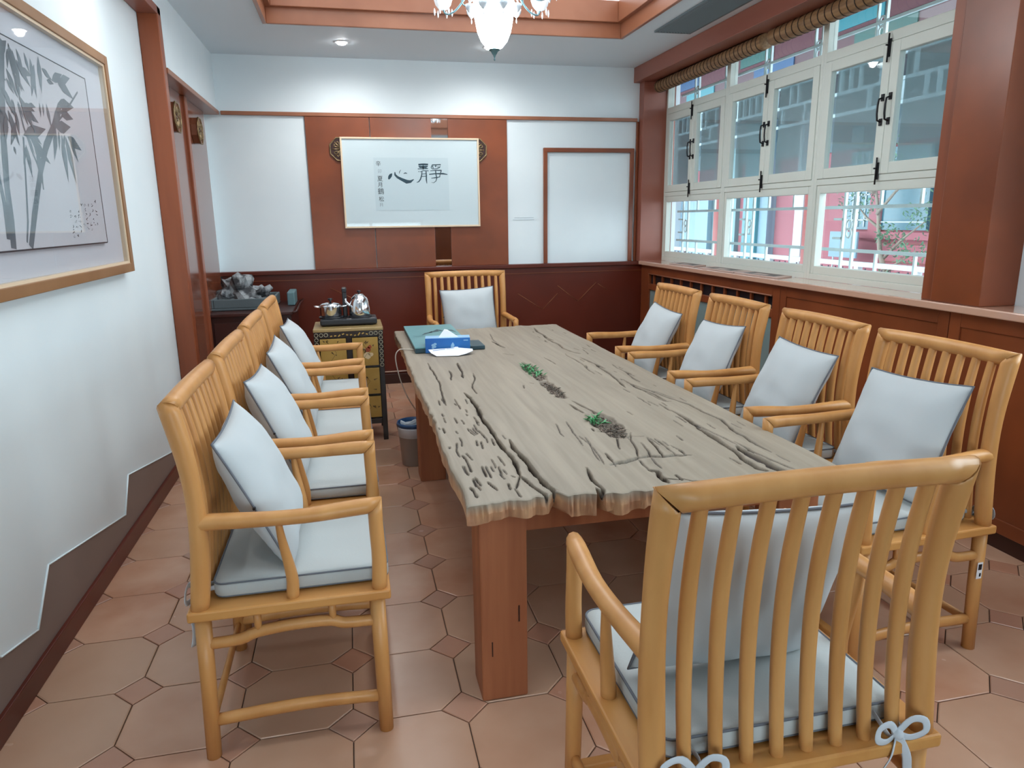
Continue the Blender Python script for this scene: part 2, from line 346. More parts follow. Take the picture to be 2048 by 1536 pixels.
# front wall behind the camera, with an unseen window added for frontal daylight
q=MB(); q.box(XL-.1,XR+.2,YF-.15,YF,-.1,.45); q.box(XL-.1,XR+.2,YF-.15,YF,1.6,ZC+.3); q.box(XL-.1,-.6,YF-.15,YF,.45,1.6); q.box(1.62,XR+.2,YF-.15,YF,.45,1.6); struct(q.build('wall_front',WALL))
w5=struct(empty('added_rear_window')); q=MB()
for x in (-.6,.46,1.56): q.box(x,x+.06,YF-.08,YF-.02,.45,1.6)
for z in (.45,1.54): q.box(-.54,1.56,YF-.08,YF-.02,z,z+.06)
q.build('window_frame',JAMB,w5); B(-.55,1.60,YF-.055,YF-.05,.48,1.58).build('pane',GLASS,w5)
rc=empty('rear_cabinet',(2.2,YF+.22,0)); tag(rc,'tall red lacquered cabinet standing against the wall behind the camera','cabinet')
MB().box(-.42,.42,-.2,.2,0,1.5).build('body',LACQD,rc,bevel=.004); MB().box(-.38,-.01,.2,.215,.08,1.42).build('door',LACQ,rc,bevel=.003); MB().box(.01,.38,.2,.215,.08,1.42).build('door',LACQ,rc,bevel=.003); MB().box(-.46,.46,-.21,.24,1.5,1.54).build('top',BLACK,rc)
# ---------------------------------------------------------------- right wall
XC=3.01; ZS=1.165
wr=MB(); wr.box(XC+.02,XR+.15,YF,YB,-.1,1.12); wr.box(XR,XR+.13,YF,.0,1.12,2.92); wr.box(XR,XR+.13,2.5,3.25,1.12,2.92)
struct(wr.build('wall_right',WALL))
struct(B(XR,XR+.1,YF,YB,2.90,ZC).build('wall_right_head',CREAM))
# sill
si=struct(B(2.955,XR+.0,YF,YB-.092,1.125,ZS).build('window_sill_board',SILL,bevel=.006))
# cabinets under the window
def cab(name,y0,y1,label,grille=False):
    c=empty(name,(XC,(y0+y1)/2,0)); h=(y1-y0)/2; tag(c,label,'cabinet')
    if not grille:
        B(0,.019,-h,h,.09,1.124).build('body',LACQ,c)
        q=MB(); t=.07; q.box(-.012,0,-h,-h+t,.09,1.124); q.box(-.012,0,h-t,h,.09,1.124); q.box(-.012,0,-h+t,h-t,1.05,1.124); q.box(-.012,0,-h+t,h-t,.09,.16); q.build('door_frame',LACQ,c,bevel=.003)
        B(-.004,0,-h+t,h-t,.16,1.05).build('door_panel',LACQ,c)
    else:
        t=.09
        q=MB(); q.box(-.012,.019,-h,-h+t,.09,1.124); q.box(-.012,.019,h-.2,h,.09,1.124); q.box(-.012,.019,-h+t,h-.2,1.04,1.124); q.box(-.012,.019,-h+t,h-.2,.88,.94); q.box(-.012,.019,-h+t,h-.2,.09,.2); q.build('frame',LACQ,c,bevel=.003)
        B(.014,.0195,-h+t,h-.2,.94,1.04).build('dark_opening',BLACK,c)
        MB().tube([(-.016,-h+t,1.04),(-.016,h-.2,1.04)],.006,8).build('bead',TRIMW,c)
        n=11
        for k in range(n):
            y=-h+t+(k+.5)*(2*h-t-.2)/n; B(-.006,.013,y-.012,y+.012,.94,1.04).build('slat',LACQ,c)
        B(.005,.012,-h+t,h-.2,.2,.88).build('glass_panel',mat('teal_frosted_glass',(120,142,142),.3),c)
    B(.012,.03,-h,h,0,.09).build('plinth',DARK,c); return c
cab('window_cabinet',4.55,7.07,'red-brown lacquered cabinet with a slotted vent under the far window',True)
cab('window_cabinet',3.05,4.545,'red-brown lacquered panelled cabinet under the window behind the middle right chairs')
cab('window_cabinet',1.2,3.045,'red-brown lacquered cabinet under the sill behind the nearest right chair')
cab('window_cabinet',-1.69,1.195,'red-brown lacquered cabinet under the sill by the camera')
# pier
pr=struct(MB().box(2.985,XR+.001,2.87,3.175,ZS,2.917).build('wall_right_pier',LACQ,bevel=.004))
struct(B(3.005,XR+.001,3.177,3.26,ZS,2.917).build('trim_10',JAMB,bevel=.004))
# ---------------------------------------------------------------- windows
def yzring(q,x0,x1,y0,y1,z0,z1,ty,tz):
    q.box(x0,x1,y0,y0+ty,z0,z1); q.box(x0,x1,y1-ty,y1,z0,z1); q.box(x0,x1,y0+ty,y1-ty,z0,z0+tz); q.box(x0,x1,y0+ty,y1-ty,z1-tz,z1)
bars_mat=mat('outdoor_lattice_paint',(214,232,236),.5)
def bay(name,y0,y1,simple=False):
    w=struct(empty(name)); m_=.03; mid=(y0+y1)/2
    q=MB(); x0,x1=XR+.0,XR+.07
    q.box(x0,x1,y0,y0+m_,ZS,2.9); q.box(x0,x1,y1-m_,y1,ZS,2.9)
    q.box(x0,x1,y0+m_,y1-m_,ZS,1.205); q.box(x0,x1,y0+m_,y1-m_,1.81,1.85); q.box(x0,x1,y0+m_,y1-m_,2.605,2.665); q.box(x0,x1,y0+m_,y1-m_,2.885,2.9)
    q.build('window_frame',WINF,w,bevel=.003)
    # lower fixed light
    q=MB(); yzring(q,x0+.006,x1-.01,y0+m_,y1-m_,1.205,1.81,.035,.055); q.build('lower_frame',WINF,w,bevel=.004)
    B(x0+.04,x0+.044,y0+.06,y1-.06,1.255,1.76).build('pane',GLASS,w)
    B(x0+.04,x0+.044,y0+m_,y1-m_,2.665,2.885).build('pane',GLASS,w)
    for k,(a,b) in enumerate(((mid+.0015,y1-m_-.001),(y0+m_+.001,mid-.0015))):
        q=MB(); yzring(q,x0-.006,x0+.036,a,b,1.852,2.603,.067,.067); s=q.build('sash',WINF,w,bevel=.004)
        B(x0+.016,x0+.019,a+.065,b-.065,1.917,2.538).build('pane',GLASS,s)
        B(x0+.058,x0+.06,a+.055,b-.055,1.905,2.55).build('insect_screen',SCREEN,s)
        yh=(a+.03) if k==0 else (b-.03)
        h=MB(); h.tube([(x0-.008,yh,2.155),(x0-.035,yh,2.165),(x0-.04,yh,2.2),(x0-.04,yh,2.25),(x0-.035,yh,2.285),(x0-.008,yh,2.295)],.006,8)
        h.box(x0-.014,x0-.006,yh-.011,yh+.011,2.135,2.175); h.box(x0-.014,x0-.006,yh-.011,yh+.011,2.275,2.315); h.build('handle',IRON,s)
        if k==0:
            for zb in (1.865,2.565):
                h=MB(); h.box(x0-.014,x0-.006,a+.006,a+.028,zb-.045,zb+.055); h.tube([(x0-.018,a+.017,zb-.075),(x0-.018,a+.017,zb+.085)],.005,8); h.tube([(x0-.018,a+.017,zb+.02),(x0-.035,a+.017,zb+.02)],.005,8); h.build('bolt',IRON,s)
    # lattice outside the glass
    def knot(q,x,y,z):
        for dz in (-.028,.028):
            q.tube([(x,y+.024*math.cos(t),z+dz+.032*math.sin(t)) for t in [k*math.pi/8 for k in range(16)]],.007,6,closed=True,up=(1,0,0))
    xl=XR+.16; L_=MB()
    for z in (1.37,1.66): L_.box(xl,xl+.02,y0,y1,z-.011,z+.011)
    for y in (y0+.12,y0+.2,y1-.24,y1-.13): L_.box(xl+.001,xl+.019,y-.009,y+.009,1.19,1.83)
    for y in (mid-.17,mid+.17):
        L_.box(xl+.001,xl+.019,y-.008,y+.008,1.66,1.83); L_.box(xl+.001,xl+.019,y-.008,y+.008,1.19,1.37); 
    knot(L_,xl+.01,y0+.16,1.515); knot(L_,xl+.01,y1-.185,1.515)
    for z in (1.45,1.58): L_.box(xl+.001,xl+.019,y1-.13,y1-.03,z-.008,z+.008)
    L_.box(xl,xl+.02,y0,y1,1.16,1.19)
    L_.build('lower_lattice',bars_mat,w)
    L_=MB()
    for z in (2.70,2.79): L_.box(xl,xl+.02,y0,y1,z-.009,z+.009)
    for y in (y0+.27,y0+.35,y1-.36,y1-.28): L_.box(xl+.001,xl+.019,y-.007,y+.007,2.6,2.95)
    knot(L_,xl+.01,y0+.31,2.765); knot(L_,xl+.01,y1-.32,2.765); L_.box(xl,xl+.02,y0,y1,2.93,2.95)
    L_.build('upper_lattice',bars_mat,w)
    return w
bay('window_1',5.82,7.029); bay('window_2',4.55,5.82); bay('window_3',3.262,4.55); 
w4=struct(empty('window_4')); q=MB(); yzring(q,XR,XR+.07,0,2.5,ZS,2.9,.06,.06); q.box(XR,XR+.07,1.22,1.28,ZS+.06,2.84); q.build('window_frame',WINF,w4,bevel=.003); B(XR+.03,XR+.034,.06,2.44,1.22,2.84).build('pane',GLASS,w4)
# ================================================================ CHAIRS
def interp(tab,z):
    for (a,b),(c,d) in zip(tab,tab[1:]):
        if z<=c: 
            t=(z-a)/(c-a); t=max(0,t); return b+(d-b)*t
    return tab[-1][1]
BACK=[(.50,-.262),(.62,-.248),(.74,-.240),(.86,-.241),(.96,-.250),(1.06,-.267),(1.145,-.285)]
def sm_curve(pts,n=4):
    # Catmull-Rom through pts
    P=[Vector(p) for p in pts]; P=[P[0]*2-P[1]]+P+[P[-1]*2-P[-2]]; out=[]
    for i in range(1,len(P)-2):
        for k in range(n):
            t=k/n; a,b,c,d=P[i-1:i+3]
            out.append(.5*((2*b)+(c-a)*t+(2*a-5*b+4*c-d)*t*t+(3*b-a-3*c+d)*t**3))
    out.append(P[-2]); return out
def make_chair(w,nsp,top=1.145):
    t=empty('armchair'); zt=top-.027
    def bx(z): return interp(BACK,.5+(z-.5)*(.645/(top-.5)))
    # seat board
    hw=w+.031
    q=MB(); q.box(-.295,.295,-hw,hw,.475,.507); q.build('seat',CHW2,t,bevel=.006)
    for s in (-1,1):
        q=MB(); q.tube(sm_curve([(bx(z),s*w,z) for z in (.5,.62,.74,.86,.97,1.07,zt)],3),[.027+.0012*math.sin(i*.5) for i in range(18)]+[.0272],14,up=(1,0,0),m1=(0,s,0)); q.build('back_post',CHW,t)
        # legs
        q=MB(); q.tube([(-.258,s*(w-.002),.478),(-.264,s*w,.25),(-.272,s*(w+.004),0)],[.0245,.0235,.0225],12); q.build('leg',CHW,t)
        q=MB(); q.tube([(.252,s*(w-.002),.478),(.256,s*w,.25),(.258,s*(w+.004),0)],[.0245,.0235,.0225],12); q.build('leg',CHW,t)
        # arm
        pts=sm_curve([(-.243,s*w,.772),(-.20,s*(w+.004),.776),(-.08,s*(w+.014),.774),(.06,s*(w+.016),.772),(.18,s*(w+.008),.777),(.262,s*(w),.779)],3)
        q=MB(); q.tube(pts,[.0235+.0012*math.sin(i*.6) for i in range(15)]+[.0225],12,flat=1.05,up=(0,0,1),m1=(0,0,1)); q.build('armrest',CHW,t)
        q=MB(); q.tube(sm_curve([(.262,s*w,.5),(.266,s*(w+.001),.6),(.263,s*w,.7),(.262,s*w,.779)],3),[.0235,.0232,.023,.0225,.022,.022,.022,.022,.022,.0225],12,up=(1,0,0),m1=(1,0,0)); q.build('arm_post',CHW,t)
        q=MB(); q.tube(sm_curve([(.002,s*(w-.004),.5),(.006,s*(w-.002),.56),(0,s*(w+.004),.62),(-.012,s*(w+.012),.70),(-.018,s*(w+.016),.765)],3),[.019,.019,.0185,.018,.0175,.017,.016,.015,.0138,.0125,.0115,.0105,.0098],10); q.build('arm_spindle',CHW,t)
        # side stretchers
        q=MB(); q.tube(sm_curve([(-.262,s*w,.385),(-.16,s*w,.388),(-.11,s*w,.405),(.0,s*w,.415),(.11,s*w,.412),(.15,s*w,.398),(.258,s*w,.395)],3),.0185,10,flat=.8); q.build('hump_stretcher',CHW,t)
        for x in (-.105,.115): MB().tube([(x,s*w,.409),(x,s*w,.478)],[.011,.012],8).build('strut',CHW,t)
        q=MB(); q.tube(sm_curve([(-.268,s*w,.122),(0,s*w,.134),(.257,s*w,.122)],5),.021,10,flat=.7); q.build('stretcher',CHW,t)
    # front & rear rails
    q=MB(); q.tube(sm_curve([(.254,-w,.385),(.254,-w+.1,.388),(.254,-w+.16,.408),(.254,0,.414),(.254,w-.16,.408),(.254,w-.1,.388),(.254,w,.385)],3),.0185,10,flat=.8); q.build('hump_stretcher',CHW,t)
    for y in (-.12,.12): MB().tube([(.254,y,.409),(.254,y,.478)],[.011,.012],8).build('strut',CHW,t)
    MB().box(.24,.272,-w,w,.075,.098).build('foot_rest',CHW2,t,bevel=.004)
    MB().tube([(-.268,-w,.11),(-.268,w,.11)],.016,10,flat=.7).build('stretcher',CHW,t)
    # top rail
    ext=0; pts=[(bx(zt),y,zt+.006*(1-(y/w)**2)) for y in np.linspace(-w-ext,w+ext,13)]
    q=MB(); q.tube(pts,[.0272]*13,14,up=(0,0,1),m0=(0,0,1),m1=(0,0,1)); q.build('top_rail',CHW,t)
    # spindles
    sp=None
    for k in range(nsp):
        y=-w+(k+1)*2*w/(nsp+1)
        if sp is None:
            q=MB(); q.tube(sm_curve([(bx(z)+.002,0,z) for z in (.5,.62,.74,.86,.97,1.07,zt)],3),[.0145+.0022*math.sin(math.pi*i/18) for i in range(19)],10); sp=q.build('spindle',CHW,t); sp.location=(0,y,0)
        else:
            o=sp.copy(); COL.objects.link(o); o.parent=t; o.location=(0,y,0)
    return t
def rrect(hx_,hy_,r,n=5,taper=0):
    P=[]
    for cx,cy,a0 in ((hx_-r,hy_-r,0),(-hx_+r,hy_-r,90),(-hx_+r,-hy_+r,180),(hx_-r,-hy_+r,270)):
        for k in range(n+1):
            a=R(a0+90*k/n); P.append((cx+r*math.cos(a),cy+r*math.sin(a)))
    return P
def make_seat_cushion(w):
    t=empty('seat_cushion'); hx_,hy_=.262,w-.032; cx=.032
    P=rrect(hx_,hy_,.035)
    q=MB(); n=len(P); rows=[(.000,.94),(.006,.985),(.014,1.0),(.042,1.0),(.050,.985)]
    vs=[]
    for z,s in rows: vs+=[(cx+p[0]*s,p[1]*s,z) for p in P]
    fs=[(i*n+k,i*n+(k+1)%n,(i+1)*n+(k+1)%n,(i+1)*n+k) for i in range(len(rows)-1) for k in range(n)]
    base=(len(rows)-1)*n
    # domed top: concentric rings
    ringz=[(.9,.0535),(.7,.057),(.4,.059),(.12,.060)]
    for s,z in ringz: vs+=[(cx+p[0]*s,p[1]*s,z+.0012*noise.noise(Vector((p[0]*s*9,p[1]*s*9,3)))) for p in P]
    for i in range(len(ringz)):
        a=base+i*n
        fs+=[(a+k,a+(k+1)%n,a+n+(k+1)%n,a+n+k) for k in range(n)]
    fs.append(tuple(base+len(ringz)*n+k for k in range(n))); fs.append(tuple(reversed(range(n))))
    q.add(vs,fs,True); q.build('cushion_body',CLOTH,t)
    q=MB(); q.tube([(cx+p[0]*.993,p[1]*.993,.0495) for p in P],.0032,6,closed=True,up=(0,0,1)); q.build('piping',PIPE,t)
    q=MB(); q.tube([(cx+p[0]*.985,p[1]*.985,.007) for p in P],.0032,6,closed=True,up=(0,0,1)); q.build('piping',PIPE,t)
    return t
def bow(y,parent,seed,x=-.262):
    rnd=random.Random(seed); q=MB(); 
    def rib(pts,wd=.008): q.tube(sm_curve(pts,4),wd,8,flat=.18,up=(0,0,1))
    zk=.018
    rib([(x+.045,y-.012,.03),(x+.0,y-.02,.024),(x-.017,y-.012,.008),(x-.022,y,zk)])
    rib([(x+.045,y+.012,.03),(x+.0,y+.02,.024),(x-.017,y+.012,.008),(x-.022,y,zk)])
    for s in (-1,1):
        k=rnd.uniform(.8,1.2)
        rib([(x-.024,y,zk),(x-.03,y+s*.03*k,zk+.035*k),(x-.034,y+s*.062*k,zk+.03*k),(x-.036,y+s*.066*k,zk+.002),(x-.03,y+s*.03,zk-.012),(x-.024,y,zk-.002)],.0085)
        rib([(x-.024,y,zk),(x-.036,y+s*.018,zk-.045),(x-.030,y+s*.035*k,zk-.10*k),(x-.038,y+s*.04*k,zk-.14*k)],.0095)
    q.lathe([(0,-.012),(.01,-.008),(.013,0),(.01,.008),(0,.012)],10,(x-.026,y,zk))
    q.build('tie',TIE,parent)
def make_pillow(S=.47,T=.15,seed=1):
    t=empty('pillow'); N_=22; vs=[];fs=[]
    def P(u,v,side):
        # pinched outline
        e=1-.055*(1-abs(v)**2.2); e2=1-.055*(1-abs(u)**2.2)
        x=u*S/2*e; y=v*S/2*e2
        h=max(0,(1-u**4))*max(0,(1-v**4)); h=h**.55
        d=noise.noise(Vector((u*2.2+seed*3.1,v*2.2,side*4)))*.013*h
        # corner gathers
        cr=math.sin((abs(u)-abs(v))*22)*.004*(abs(u*v))**1.5
        return (x,y,side*(T/2*h*(.75+.25*(1-u*u)*(1-v*v))+d+cr*h))
    for side in (1,-1):
        o=len(vs)
        for i in range(N_+1):
            for j in range(N_+1):
                u=-1+2*i/N_; v=-1+2*j/N_; u=math.sin(u*math.pi/2)*.6+u*.4; v=math.sin(v*math.pi/2)*.6+v*.4
                vs.append(P(u,v,side))
        for i in range(N_):
            for j in range(N_):
                a=o+i*(N_+1)+j; f_=(a,a+N_+1,a+N_+2,a+1); fs.append(f_ if side==1 else f_[::-1])
    q=MB(); q.add(vs,fs,True); b=q.build('pillow_body',CLOTH2,t)
    bm=bmesh.new(); bm.from_mesh(b.data); bmesh.ops.remove_doubles(bm,verts=bm.verts,dist=.0004); bm.to_mesh(b.data); bm.free()
    L_=[]
    for k in range(48):
        s=k/12; a=int(s); fr_=s-a; u,v=[(-1+2*fr_,-1),(1,-1+2*fr_),(1-2*fr_,1),(-1,1-2*fr_)][a]
        p=P(u,v,1); L_.append((p[0]*1.004,p[1]*1.004,0))
    q=MB(); q.tube(L_,.0036,6,closed=True,up=(0,0,1)); q.build('piping',PIPE,t)
    MB().box(-S/2*.99,-S/2*.93,-.003,.003,-.004,.004).build('zip_pull',IRON,t)
    return t
proto=make_chair(.2875,8); protoN=make_chair(.318,8); protoF=make_chair(.332,10,1.165)
cprot=make_seat_cushion(.2875); cprotN=make_seat_cushion(.318)
pprot=make_pillow()
LY=[2.338,3.066,3.812,4.61]; RY=[2.245,2.981,3.76,4.55]
ordL=['nearest the camera','second from the camera','third from the camera','farthest from the camera']
CH=[]
for i,y in enumerate(LY): CH.append((-.235,y,0,ordL[i],'in the left row','L',i))
for i,y in enumerate(RY): CH.append((1.925,y,180+(3 if i==0 else 0),ordL[i],'in the right row by the window','R',i))
CH.append((.852,1.39,90,'','N','N',0)); CH.append((.987,5.98,-90,'','F','F',0))
used={}
def take(p):
    if id(p) in used: return copy_tree(p)
    used[id(p)]=1; return p
seatZ=.507
for x,y,rz,o1,row,side,i in CH:
    p={'N':protoN,'F':protoF}.get(side,proto)
    c=take(p); c.location=(x,y,0); c.rotation_euler=(0,0,R(rz))
    if side=='N': lab='large wooden armchair at the near table end, slatted back to the camera'
    elif side=='F': lab='light wooden armchair at the far end of the table, facing the camera'
    else: lab='slat-back wooden armchair '+row+', '+o1
    tag(c,lab,'chair','light wooden armchairs round the table')
    if side!='F':
        s=take(cprotN if side=='N' else cprot); s.location=(x,y,seatZ+.001); s.rotation_euler=(0,0,R(rz))
        lab2={'N':'white seat cushion tied with bows to the near end armchair'}.get(side,'white seat cushion on armchair '+row+', '+o1)
        tag(s,lab2,'cushion','white piped seat cushions')
        if side=='N' or i<2:
            w=.318 if side=='N' else .2875
            for k,sg in enumerate((-1,1)): bow(sg*(w-2*w/9*1.15),s,k+i*3+(7 if side=='N' else 0))
    pl_=take(pprot)
    # pillow: local frame x across (left-right), y up the back, z thickness
    tilt={'L':24,'R':24,'N':17,'F':15}[side]; off={'L':(-.095,0),'R':(-.105,0),'N':(-.075,.02),'F':(-.09,0)}[side]
    twist={'N':4}.get(side,[2,-3,2,-2][i] if side=='L' else [3,-2,3,-4][i])
    T=R(tilt)
    up=Vector((-math.sin(T),0,math.cos(T))); nrm=Vector((math.cos(T),0,math.sin(T))); ac=up.cross(nrm)
    M0=Matrix((ac,up,nrm)).transposed().to_4x4()@Matrix.Rotation(R(twist),4,'Z')
    cz=.575+.235*math.cos(T)-.004
    if side=='N': cz-=.005
    cz={'F':.80}.get(side,cz)
    M1=Matrix.Translation((x,y,0))@Matrix.Rotation(R(rz),4,'Z')@Matrix.Translation((off[0],off[1],cz))@M0
    pl_.matrix_world=M1
    lab3={'N':'white pillow seen through the slats of the near end armchair','F':'white pillow propped on the armchair at the far end of the table'}.get(side,'white pillow on the armchair '+row+', '+o1)
    tag(pl_,lab3,'pillow','white piped pillows')
# F has a seat cushion under its pillow
s=copy_tree(cprotN); s.location=(.987,5.98,seatZ+.001); s.rotation_euler=(0,0,R(-90)); tag(s,'white seat cushion on the far end armchair behind the table','cushion','white piped seat cushions')
# white label on the rear leg of nearest right chair
lb=[o for o in bpy.data.objects if o.get('label')=='slat-back wooden armchair in the right row by the window, nearest the camera'][0]
LBL=mat('paper_label',(232,234,238),.5)
l_=B(-.262,-.238,.3108,.3118,.30,.365).build('paper_label',LBL,lb); 
B(-.258,-.242,.3118,.3121,.335,.358).build('print',BLACK,l_); B(-.258,-.25,.3118,.3121,.308,.322).build('print',BLACK,l_)
# ================================================================ TABLE
TX0,TX1,TY0,TY1,TZ,TT=.312,1.65,2.05,5.66,.75,.064
tb=empty('plank_table',(.98,3.4,0)); tag(tb,'long weathered wooden plank table with deep cracks on square reddish legs','table')
def wood_top():
    m=bpy.data.materials.new('weathered_wood'); m.use_nodes=True; nt=m.node_tree; N=nt.nodes; L=nt.links; b=N['Principled BSDF']
    tc=N.new('ShaderNodeTexCoord'); mp=N.new('ShaderNodeMapping'); mp.inputs['Scale'].default_value=(26,1.6,26); L.new(tc.outputs['Object'],mp.inputs[0])
    n=N.new('ShaderNodeTexNoise'); n.inputs['Scale'].default_value=1; n.inputs['Detail'].default_value=6; n.inputs['Distortion'].default_value=.6; L.new(mp.outputs[0],n.inputs[0])
    cr=N.new('ShaderNodeValToRGB'); cr.color_ramp.elements[0].position=.3; cr.color_ramp.elements[1].position=.7; cr.color_ramp.elements[0].color=lin((140,129,114)); cr.color_ramp.elements[1].color=lin((158,146,130)); L.new(n.outputs[0],cr.inputs[0])
    at=N.new('ShaderNodeAttribute'); at.attribute_name='dark'
    mx=N.new('ShaderNodeMix'); mx.data_type='RGBA'; mx.inputs[7].default_value=lin((44,32,24)); L.new(at.outputs['Fac'],mx.inputs[0]); L.new(cr.outputs[0],mx.inputs[6]); a2=N.new('ShaderNodeAttribute'); a2.attribute_name='side'; m2=N.new('ShaderNodeMix'); m2.data_type='RGBA'; L.new(a2.outputs['Fac'],m2.inputs[0]); L.new(mx.outputs[2],m2.inputs[6])
    nb=N.new('ShaderNodeTexNoise'); nb.inputs['Scale'].default_value=14; L.new(tc.outputs['Object'],nb.inputs[0]); cb=N.new('ShaderNodeValToRGB'); cb.color_ramp.elements[0].position=.35; cb.color_ramp.elements[1].position=.65; cb.color_ramp.elements[0].color=lin((196,152,114)); cb.color_ramp.elements[1].color=lin((168,122,92)); L.new(nb.outputs[0],cb.inputs[0]); L.new(cb.outputs[0],m2.inputs[7])
    L.new(m2.outputs[2],b.inputs['Base Color'])
    b.inputs['Roughness'].default_value=.55; b.inputs['Specular IOR Level'].default_value=.35
    mp2=N.new('ShaderNodeMapping'); mp2.inputs['Scale'].default_value=(90,5,90); L.new(tc.outputs['Object'],mp2.inputs[0]); n2=N.new('ShaderNodeTexNoise'); n2.inputs['Scale'].default_value=1; n2.inputs['Detail'].default_value=3; L.new(mp2.outputs[0],n2.inputs[0])
    bp=N.new('ShaderNodeBump'); bp.inputs['Strength'].default_value=.35; bp.inputs['Distance'].default_value=.002; L.new(n2.outputs[0],bp.inputs['Height']); L.new(bp.outputs[0],b.inputs['Normal'])
    return m
TOPM=wood_top()
CR= [[[[0.428,4.324],[0.435,4.081],[0.429,3.807],[0.42,3.592],[0.413,3.398],[0.408,3.265]],5,10],[[[0.61,4.271],[0.595,4.034],[0.581,3.822]],9,10],[[[0.527,4.054],[0.522,3.898],[0.5,3.786]],6,6],[[[0.528,3.486],[0.54,3.386],[0.543,3.206],[0.537,3.026],[0.536,2.863],[0.535,2.714],[0.543,2.577],[0.542,2.453],[0.54,2.352],[0.531,2.26]],11,22],[[[0.531,2.26],[0.545,2.19],[0.559,2.123],[0.569,2.05],[0.582,2.018]],9,14],[[[0.531,2.26],[0.508,2.199],[0.487,2.142]],6,8],[[[0.586,2.669],[0.582,2.552],[0.583,2.442],[0.586,2.352],[0.591,2.244],[0.601,2.164],[0.607,2.09],[0.596,2.015]],12,26],[[[0.654,3.953],[0.649,3.832],[0.6,3.674],[0.591,3.569],[0.585,3.445]],5,8],[[[1.015,3.185],[1.029,3.072],[1.043,2.985],[1.058,2.942]],7,14],[[[0.98,3.128],[0.985,3.022],[0.992,2.96]],7,12],[[[0.885,2.856],[0.863,2.69],[0.839,2.512]],3,6],[[[0.833,2.835],[0.814,2.703],[0.805,2.642]],2,4],[[[1.417,5.503],[1.395,5.212],[1.389,4.996],[1.404,4.869]],10,16],[[[1.373,5.001],[1.385,4.747],[1.387,4.433],[1.433,4.336]],8,14],[[[1.335,4.365],[1.336,4.131],[1.327,3.888],[1.315,3.732]],5,10],[[[1.397,4.227],[1.407,4.037],[1.429,3.859]],7,12],[[[1.407,4.037],[1.407,3.8],[1.391,3.578],[1.364,3.377]],8,14],[[[1.506,3.973],[1.506,3.771],[1.51,3.645]],5,10],[[[1.506,3.771],[1.488,3.591],[1.487,3.477]],6,10],[[[1.426,3.568],[1.42,3.361],[1.45,3.203],[1.447,3.065]],8,16],[[[1.423,3.495],[1.442,3.355],[1.48,3.243],[1.507,3.093]],5,10],[[[1.428,3.412],[1.427,3.233],[1.436,3.067],[1.464,3.051]],5,10],[[[1.346,3.184],[1.345,3.071],[1.34,3.007]],4,7],[[[1.426,3.439],[1.456,3.3],[1.485,3.122],[1.521,2.978],[1.526,2.833],[1.54,2.714],[1.51,2.548],[1.491,2.396],[1.491,2.254]],7,16],[[[1.39,3.028],[1.389,2.89]],6,9],[[[1.397,2.908],[1.408,2.75],[1.394,2.579],[1.376,2.398],[1.37,2.287],[1.354,2.212],[1.357,2.113],[1.37,2.063]],14,22],[[[1.412,2.359],[1.405,2.251],[1.413,2.146],[1.422,2.049],[1.475,2.012]],26,18],[[[1.432,2.412],[1.435,2.269],[1.449,2.174],[1.471,2.071]],6,12],[[[1.411,2.713],[1.416,2.525],[1.42,2.357]],5,9],[[[0.867,2.29],[0.911,2.304],[0.947,2.307],[0.991,2.329],[1.038,2.335],[1.083,2.315],[1.138,2.316],[1.201,2.305]],12,22],[[[0.899,2.412],[0.888,2.323]],7,14],[[[1.091,2.628],[1.049,2.515],[1.029,2.419],[0.992,2.321]],4,10],[[[1.133,2.553],[1.114,2.424],[1.093,2.325]],6,12],[[[1.156,2.516],[1.15,2.4],[1.145,2.312]],5,10],[[[1.078,2.492],[1.065,2.395],[1.045,2.33]],5,9],[[[1.176,2.436],[1.188,2.362],[1.18,2.31]],4,8],[[[1.049,2.585],[1.133,2.566]],4,7],[[[0.986,2.222],[1.014,2.198],[1.006,2.135],[1.008,2.086]],13,24],[[[0.77,2.279],[0.764,2.176],[0.769,2.079],[0.743,1.996]],7,20],[[[1.064,2.143],[1.061,2.081]],7,12],[[[1.015,2.585],[0.977,2.475],[0.969,2.435]],5,8],[[[0.995,2.138],[1.052,2.101],[1.128,2.07]],6,12],[[[0.888,2.619],[0.867,2.476],[0.84,2.323]],3,6],[[[0.876,2.502],[0.866,2.394],[0.844,2.297]],3,6],[[[1.178,4.292],[1.172,4.165],[1.174,4.049]],4,6],[[[1.022,5.328],[0.996,5.065],[0.991,4.916]],3,5],[[[0.969,4.972],[0.976,4.805],[1.0,4.679]],10,8],[[[0.94,4.482],[0.974,4.432],[0.998,4.408]],6,6],[[[0.859,3.573],[0.85,3.496]],4,6],[[[0.904,3.615],[0.922,3.588]],4,6],[[[0.365,2.624],[0.358,2.497]],4,7],[[[0.371,2.525],[0.372,2.397]],5,8],[[[0.415,2.385],[0.413,2.268]],5,8],[[[0.392,2.547],[0.394,2.453]],4,6],[[[0.464,2.448],[0.461,2.349]],4,6],[[[0.49,2.774],[0.493,2.649]],4,7],[[[0.372,2.279],[0.376,2.191]],5,8],[[[0.474,2.37],[0.47,2.276]],4,7],[[[0.568,2.737],[0.573,2.673]],2,4],[[[0.405,2.226],[0.418,2.139]],5,8],[[[0.338,2.191],[0.344,2.099]],6,8],[[[0.5,2.268],[0.511,2.243]],4,5],[[[0.348,2.403],[0.353,2.307]],4,7]]
